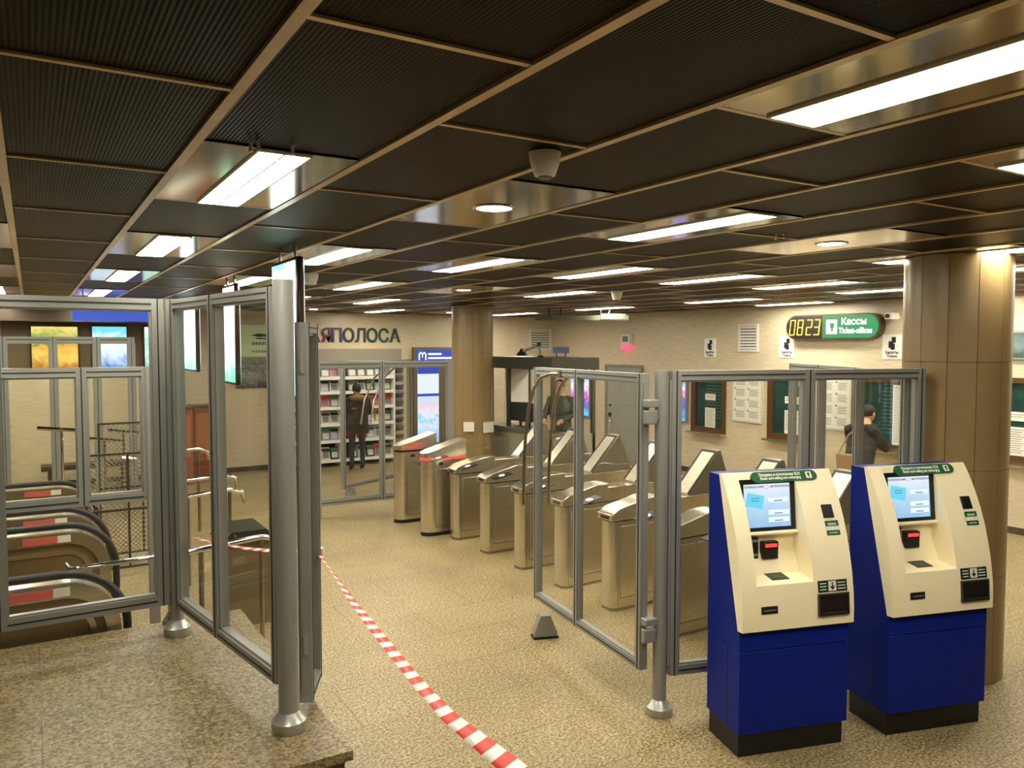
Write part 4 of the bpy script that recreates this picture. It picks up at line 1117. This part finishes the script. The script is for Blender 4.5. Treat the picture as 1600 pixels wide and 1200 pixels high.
# inner half height glazed screen over the escalators
isn = frame_partition('glass_screen', 'inner two pane grey glass screen hanging over the escalators', (.80, 6.75), (-.98, 6.75), 1.28, 2.33, [.27, .66], sw=.07, dp=.06)
isn['category'] = 'glass partition'
MB().box(-.03, -.04, 0, .04, .04, 2.33).build('post', M_ALU, isn)
MB().box(1.72, -.04, 0, 1.78, .04, 2.33).build('post', M_ALU, isn)
t = thing('grab_rail', 'polished chrome grab rail between balustrade and glass post', 'handrail', (.25, 6.03, 0))
MB().tube([(-.08, .1, 1.0), (-.06, .0, .985), (.0, -.01, .985), (.56, -.01, 1.0)], .017, 10).build('tube', M_CHROME, t)
MB().lathe((.56, -.01, PZ), [(.06, 0), (.055, .02), (.03, .06), (.018, .09)], 16).build('base_flange', M_CHROME, t); MB().cyl((.56, -.01, PZ + .02), .017, .6, 12).build('post', M_CHROME, t)
# wire mesh barriers
def mesh_fence(label, x0, x1, y, z0, z1):
    t = thing('mesh_fence', label, 'fence', (x0, y, 0), 0, 'wire mesh barriers in the escalator hall')
    w = x1 - x0; fr = .022
    for a, b in ((0, fr), (w - fr, w), (w * .5, w * .5 + fr)): MB().box(a, -.015, 0 if a != w * .5 else z0, b, .015, z1).build('upright', mat('dark_steel_paint', (66, 60, 48), rough=.45, metal=.4), t)
    for zz in (z0, z1 - fr, (z0 + z1) / 2): MB().box(fr, -.012, zz, w - fr, .012, zz + fr).build('rail', MATS['dark_steel_paint'], t)
    m = MB(); h = z1 - z0; d = .05; s0 = -h
    while s0 < w:
        for sg in (1, -1):
            a0 = max(0, s0); a1 = min(w, s0 + h)
            if a1 - a0 > .02:
                p0 = (a0, sg * .003, z0 + (a0 - s0)); p1 = (a1, sg * .003, z0 + (a1 - s0))
                if sg < 0: p0 = (a0, p0[1], z1 - (a0 - s0)); p1 = (a1, p1[1], z1 - (a1 - s0))
                m.tube([p0, p1], .003, 4)
        s0 += d
    m.build('wire_mesh', M_STEELD, t)['kind'] = 'stuff'
mesh_fence('wire mesh barrier nearer the escalators behind the inner screen', .45, 1.25, 9.3, .1, 1.35)
mesh_fence('taller wire mesh barrier standing farther back in the escalator hall', .62, 1.5, 9.95, .1, 1.62)
# far glazed screen and stair handrails
fsn = frame_partition('glass_screen', 'far pale framed glass screen across the escalator hall', (1.35, 13.2), (-1.2, 13.2), .1, 2.62, [.2, .42, .66], sw=.09, dp=.07)
fsn['category'] = 'glass partition'
for i, (x, y, z, l) in enumerate(((.05, 11.9, 1.42, .55), (.62, 12.2, 1.22, .45), (.9, 12.4, 1.3, .4), (1.0, 11.6, 1.0, .5))):
    t = thing('stair_handrail', 'chrome stair handrail in the escalator hall, %s from left' % ORD[i], 'handrail', (x, y, 0), R(-8), 'chrome handrails in the escalator hall')
    MB().tube([(0, 0, z), (l * .5, 0, z - .03), (l, 0, z - .06)], .025, 8).build('tube', M_CHROME, t)
    MB().cyl((l * .5, 0, 0), .018, z - .03, 8).build('post', M_CHROME, t)
t = thing('dark_bench', 'dark low bench by the far wall behind the escalators', 'bench', (.1, 15.2, 0))
MB().box(0, 0, .38, 1.4, .4, .46).build('seat', mat('dark_seat', (66, 54, 38), rough=.5), t)
for xx in (.1, 1.22): MB().box(xx, .05, 0, xx + .08, .35, .38).build('leg', MATS['dark_seat'], t)
# grey cabinet and chrome rails seen through the tall left partition
t = thing('equipment_cabinet', 'grey metal cabinet with sloped top seen through the tall left partition', 'cabinet', (1.40, 7.1, 0))
M_CAB = mat('grey_cabinet_paint', (118, 106, 82), rough=.35, metal=.5)
MB().box(0, 0, 0, .42, .45, .76).build('body', M_CAB, t); MB().prism([(-.03, .76), (.45, .76), (.36, .86), (.06, .86)], 'y', -.03, .48).build('top', mat('dark_cabinet_top', (58, 58, 54), rough=.25, metal=.6), t)
MB().box(.03, -.006, .06, .39, 0, .7).build('door', M_CAB, t)
for i, (x0, y0, z0_, l) in enumerate(((.98, 6.3, .93, .75), (1.25, 8.6, .93, .7), (1.3, 9.6, .93, .8), (1.42, 11.0, 1.1, .6))):
    t = thing('queue_rail', 'chrome queue rail behind the tall left partition, %s from the camera' % ORD[i], 'handrail', (x0, y0, 0), R(15), 'chrome queue rails beside the escalators')
    MB().tube([(0, 0, z0_), (l * .8, 0, z0_ + .01), (l, 0, z0_ - .03), (l + .03, 0, z0_ - .15)], .024, 10).build('tube', M_CHROME, t)
    for xx in (.1, l * .8): MB().cyl((xx, 0, 0), .02, z0_, 10).build('post', M_STEELD, t)
for i, (x, y, c_) in enumerate(((2.02, 14.9, (150, 84, 46)), (2.5, 15.2, (140, 70, 40)))):
    t = thing('display_case', 'orange brown display case at the far wall, %s one' % ('left', 'right')[i], 'cabinet', (x, y, 0), 0, 'orange brown cases at the far wall')
    MB().box(0, 0, 0, .42, .5, 1.35).build('body', mat('orange_case_%s' % ORD[i], c_, rough=.5), t); MB().box(-.02, -.02, 1.35, .44, .52, 1.39).build('top', M_WOOD, t); MB().box(.04, -.008, .5, .38, 0, 1.25).build('panel', mat('orange_panel', (176, 108, 66), rough=.5), t)

# ================================================================ PEOPLE
def skin_body(name, joints, edges, mats, face=None, slots=None):
    """joints: list of (x,y,z,radius) ; grows one continuous surface"""
    me = bpy.data.meshes.new(name)
    me.from_pydata([j[:3] for j in joints], edges, [])
    o = bpy.data.objects.new(name, me); COL.objects.link(o)
    sk = o.modifiers.new('skin', 'SKIN'); sk.use_smooth_shade = True
    layer = me.skin_vertices[0] if me.skin_vertices else None
    if layer is None:
        bm = bmesh.new(); bm.from_mesh(me); bm.verts.layers.skin.verify(); bm.to_mesh(me); bm.free(); layer = me.skin_vertices[0]
    for i, j in enumerate(joints):
        r = j[3]; layer.data[i].radius = (r, r) if not isinstance(r, tuple) else r
    layer.data[0].use_root = True
    sb = o.modifiers.new('sub', 'SUBSURF'); sb.levels = 2; sb.render_levels = 2
    bpy.context.view_layer.update()
    nm = bpy.data.meshes.new_from_object(o.evaluated_get(bpy.context.evaluated_depsgraph_get()))
    bpy.data.objects.remove(o)
    nm.materials.clear()
    for m in mats: nm.materials.append(m)
    for p in nm.polygons:
        p.use_smooth = True
        if slots: p.material_index = slots(p.center)
    return nm
def add_to_mesh(me, mb, n_off):
    """append builder geometry to an existing mesh (same object stays one mesh)"""
    bm = bmesh.new(); bm.from_mesh(me)
    vs = [bm.verts.new(v) for v in mb.v]
    for f, mi in zip(mb.f, mb.m):
        try:
            fc = bm.faces.new([vs[i] for i in f]); fc.material_index = mi; fc.smooth = True
        except ValueError: pass
    bm.to_mesh(me); bm.free(); me.update()
def hand(mb, w, d, up, mi, k=1.0):
    """palm with five unequal bent fingers; w wrist, d pointing direction, up = back of the hand"""
    w = Vector(w); d = Vector(d).normalized(); up = Vector(up); s = d.cross(up).normalized(); up = s.cross(d).normalized()
    pts = [w, w + d * .035 * k, w + d * .08 * k]
    mb.tube(pts, .03, 8, mi, rr=[.026 * k, .038 * k, .034 * k])
    for off, ln in ((-.028, .062), (-.010, .075), (.010, .08), (.027, .068)):
        b = w + d * .075 * k + s * off * k
        mb.tube([b, b + d * ln * .45 * k - up * .008 * k, b + d * ln * .8 * k - up * .028 * k, b + d * ln * .85 * k - up * .045 * k], .009, 6, mi, rr=[.0105 * k, .0098 * k, .009 * k, .007 * k])
    b = w + d * .03 * k - s * .03 * k
    mb.tube([b, b + d * .03 * k - s * .025 * k - up * .01 * k, b + d * .062 * k - s * .026 * k - up * .022 * k], .01, 6, mi, rr=[.014 * k, .012 * k, .008 * k])
def head_geo(mb, c, yaw, mi_skin, mi_dark, mi_lip, k=1.0):
    """skull, jaw, nose, eyes, brows, mouth, ears; faces local +y turned by yaw"""
    tmp = MB()
    tmp.ball((0, 0, 0), .076, .094, .112, 18, 14, mi_skin)
    tmp.ball((0, .028, -.055), .054, .062, .062, 14, 10, mi_skin)
    tmp.prism([(.085, -.03), (.118, -.034), (.112, -.04), (.09, -.046), (.082, .018)], 'x', -.011, .011, mi_skin)
    for s in (-1, 1):
        tmp.ball((s * .03, .083, .0), .012, .009, .007, 8, 6, mi_dark)
        tmp.box(s * .03 - .017, .086, .017, s * .03 + .017, .093, .022, mi_dark)
        tmp.ball((s * .078, -.005, -.01), .012, .02, .032, 8, 6, mi_skin)
    tmp.ball((0, .082, -.067), .024, .01, .008, 10, 6, mi_lip)
    cy, sy = math.cos(yaw), math.sin(yaw)
    vs = [(c[0] + k * (x * cy - y * sy), c[1] + k * (x * sy + y * cy), c[2] + k * z) for x, y, z in tmp.v]
    o = len(mb.v); mb.v += vs
    for f, m_ in zip(tmp.f, tmp.m): mb.f.append([i + o for i in f]); mb.m.append(m_); mb.sm.append(True)
M_JEANS = mat('dark_jeans', (44, 48, 66), rough=.8, noise=.12, scale=30); M_COAT = mat('black_coat', (24, 24, 20), rough=.75, noise=.3, scale=18, bump=.2)
M_FUR = mat('brown_fur', (118, 94, 62), rough=.9, noise=.4, scale=70, bump=.8); M_HAIR = mat('dark_hair', (38, 28, 22), rough=.6); M_BOOT = mat('black_boot', (18, 17, 16), rough=.4)
M_UNI = mat('dark_green_uniform', (54, 58, 46), rough=.75, noise=.12, scale=22); M_LIP = mat('lips', (170, 84, 76), rough=.5); M_BAG = mat('tan_bag', (150, 118, 74), rough=.6)

def standing_body(face_skin_z, lean=0.0, arms=None, h=1.72):
    J = [(0, 0, .93, .125), (0, lean * .25, 1.10, .12), (0, lean * .6, 1.30, .145), (0, lean * .85, 1.42, .11), (0, lean, 1.49, .055), (0, lean * 1.15, 1.56, .06),
         (-.095, 0, .88, .092), (-.105, .02, .50, .062), (-.11, -.01, .10, .045), (-.115, .09, .045, .042), (-.118, .16, .035, .032),
         (.095, 0, .88, .092), (.105, .03, .50, .062), (.11, .01, .10, .045), (.115, .11, .045, .042), (.118, .18, .035, .032)]
    E = [(0, 1), (1, 2), (2, 3), (3, 4), (4, 5), (0, 6), (6, 7), (7, 8), (8, 9), (9, 10), (0, 11), (11, 12), (12, 13), (13, 14), (14, 15)]
    for pts in arms:
        prev = 3
        for p in pts: J.append(p); E.append((prev, len(J) - 1)); prev = len(J) - 1
    return J, E
def person(label, loc, rz, arms, lean, cloth, hands, yaw=0.0, scale=1.0):
    top = {'coat': M_COAT, 'uniform': M_UNI}[cloth]
    J, E = standing_body(0, lean, arms)
    low = M_JEANS
    me = skin_body('person', J, E, [M_SKIN, low, M_BOOT, top, M_HAIR, M_LIP], slots=lambda c: 2 if c.z < .12 else (1 if c.z < .95 else (3 if c.z < 1.47 else 0)))
    mb = MB()
    hc = (0, lean * 1.15 + .02, 1.61)
    head_geo(mb, hc, yaw, 0, 4, 5, 1.0)
    for w, d, up in hands: hand(mb, w, d, up, 0, .95)
    add_to_mesh(me, mb, 6)
    o = bpy.data.objects.new('person', me); COL.objects.link(o); o.location = loc; o.rotation_euler = (0, 0, rz); o.scale = (scale,) * 3
    tag(o, label, 'person')
    return o, hc
# person in the black coat, seen from behind, reading at the kiosk (faces the back wall, +y)
armL = [(-.19, .0, 1.40, .062), (-.27, .03, 1.15, .052), (-.16, .25, 1.14, .040)]
armR = [(.19, .0, 1.40, .062), (.27, .06, 1.16, .052), (.18, .27, 1.20, .040)]
p1, hc = person('person in black coat with fur hood standing at the kiosk shelves', (5.52, 14.92, 0), R(-6), [armL, armR], .0, 'coat', [((-.16, .25, 1.14), (.5, .8, .1), (0, 0, 1)), ((.18, .27, 1.20), (-.4, .8, .1), (0, 0, 1))], R(-25), 1.0)
MB().loft([(0, 0, .74, .235, .17, 0), (0, 0, .80, .24, .175, 0), (0, 0, .95, .225, .165, 0), (0, 0, 1.10, .225, .16, 0), (0, .0, 1.25, .25, .168, 0), (0, .0, 1.38, .235, .15, 0), (0, 0, 1.46, .14, .11, 0), (0, 0, 1.5, .09, .085, 0)], 24).build('coat', M_COAT, p1)
for s_, A in ((-1, armL), (1, armR)):
    MB().tube([(s_ * .14, 0, 1.41)] + [q[:3] for q in A], .08, 12, rr=[.085, .088, .074, .06]).build('sleeve', M_COAT, p1)
MB().ball((0, -.07, 1.45), .17, .12, .075, 20, 10).build('fur_hood', M_FUR, p1)
MB().ball((hc[0], hc[1] - .012, hc[2] + .03), .088, .105, .105, 18, 10).build('cap', mat('dark_knit_cap', (40, 36, 32), rough=.9), p1)
MB().box(-.15, -.178, 1.24, -.05, -.168, 1.265).build('red_badge', mat('red_badge', (190, 50, 40), rough=.5), p1)
# booth attendant, faces the camera side
armL = [(-.17, .0, 1.40, .056), (-.24, .05, 1.16, .046), (-.10, .27, 1.08, .034)]
armR = [(.17, .0, 1.40, .056), (.25, .05, 1.16, .046), (.20, .28, 1.08, .034)]
p2, hc = person('booth attendant in dark green uniform with bare forearms behind the counter', (7.46, 10.62, .2), R(128), [armL, armR], .06, 'uniform', [((-.10, .27, 1.08), (.3, .9, -.2), (0, 0, 1)), ((.20, .28, 1.08), (-.3, .9, -.2), (0, 0, 1))], R(8), 1.0)
MB().loft([(0, 0, .90, .19, .14, 0), (0, .01, 1.05, .175, .13, 0), (0, .03, 1.22, .205, .145, 0), (0, .05, 1.36, .205, .125, 0), (0, .055, 1.44, .12, .09, 0), (0, .06, 1.475, .07, .07, 0)], 22).build('jacket', M_UNI, p2)
for s_, A in ((-1, armL), (1, armR)):
    MB().tube([(s_ * .12, .03, 1.40), A[0][:3], tuple((A[0][q] + A[1][q]) / 2 for q in range(3)), A[1][:3]], .07, 12, rr=[.075, .075, .066, .06]).build('sleeve', M_UNI, p2)
hr = MB().ball((hc[0], hc[1] - .022, hc[2] + .028), .086, .092, .10, 18, 10); hr.ball((hc[0], hc[1] - .11, hc[2] + .0), .045, .045, .05, 12, 8); hr.build('hair', M_HAIR, p2)
# customer at the ticket window
armL = [(-.18, .05, 1.38, .062), (-.26, .18, 1.17, .052), (-.14, .38, 1.10, .040)]
armR = [(.18, .05, 1.38, .062), (.26, .18, 1.17, .052), (.16, .40, 1.10, .040)]
p3, hc = person('customer in dark coat leaning at the ticket window, seen between glass stiles', (9.75, 6.72, 0), R(-90), [armL, armR], .18, 'coat', [((-.14, .38, 1.10), (.4, .9, 0), (0, 0, 1)), ((.16, .40, 1.10), (-.4, .9, 0), (0, 0, 1))], 0, .96)
MB().loft([(0, 0, .62, .23, .18, 0), (0, 0, .80, .23, .175, 0), (0, .02, .95, .215, .165, 0), (0, .06, 1.12, .22, .16, 0), (0, .11, 1.28, .245, .165, 0), (0, .15, 1.40, .21, .14, 0), (0, .17, 1.48, .10, .09, 0)], 24).build('coat', M_COAT, p3)
for s_, A in ((-1, armL), (1, armR)):
    MB().tube([(s_ * .13, .12, 1.39)] + [q[:3] for q in A], .08, 12, rr=[.085, .086, .072, .058]).build('sleeve', M_COAT, p3)
MB().ball((hc[0], hc[1] - .012, hc[2] + .03), .086, .104, .104, 18, 10).build('hair', M_HAIR, p3)
bg = MB().prism([(-.14, .80), (.14, .80), (.17, 1.05), (-.17, 1.05)], 'y', -.30, -.19).build('shoulder_bag', M_BAG, p3, bevel=.02)
MB().tube([(-.15, -.25, 1.04), (-.1, -.1, 1.3), (.0, .02, 1.46), (.15, .05, 1.4)], .014, 8).build('bag_strap', M_BAG, p3)
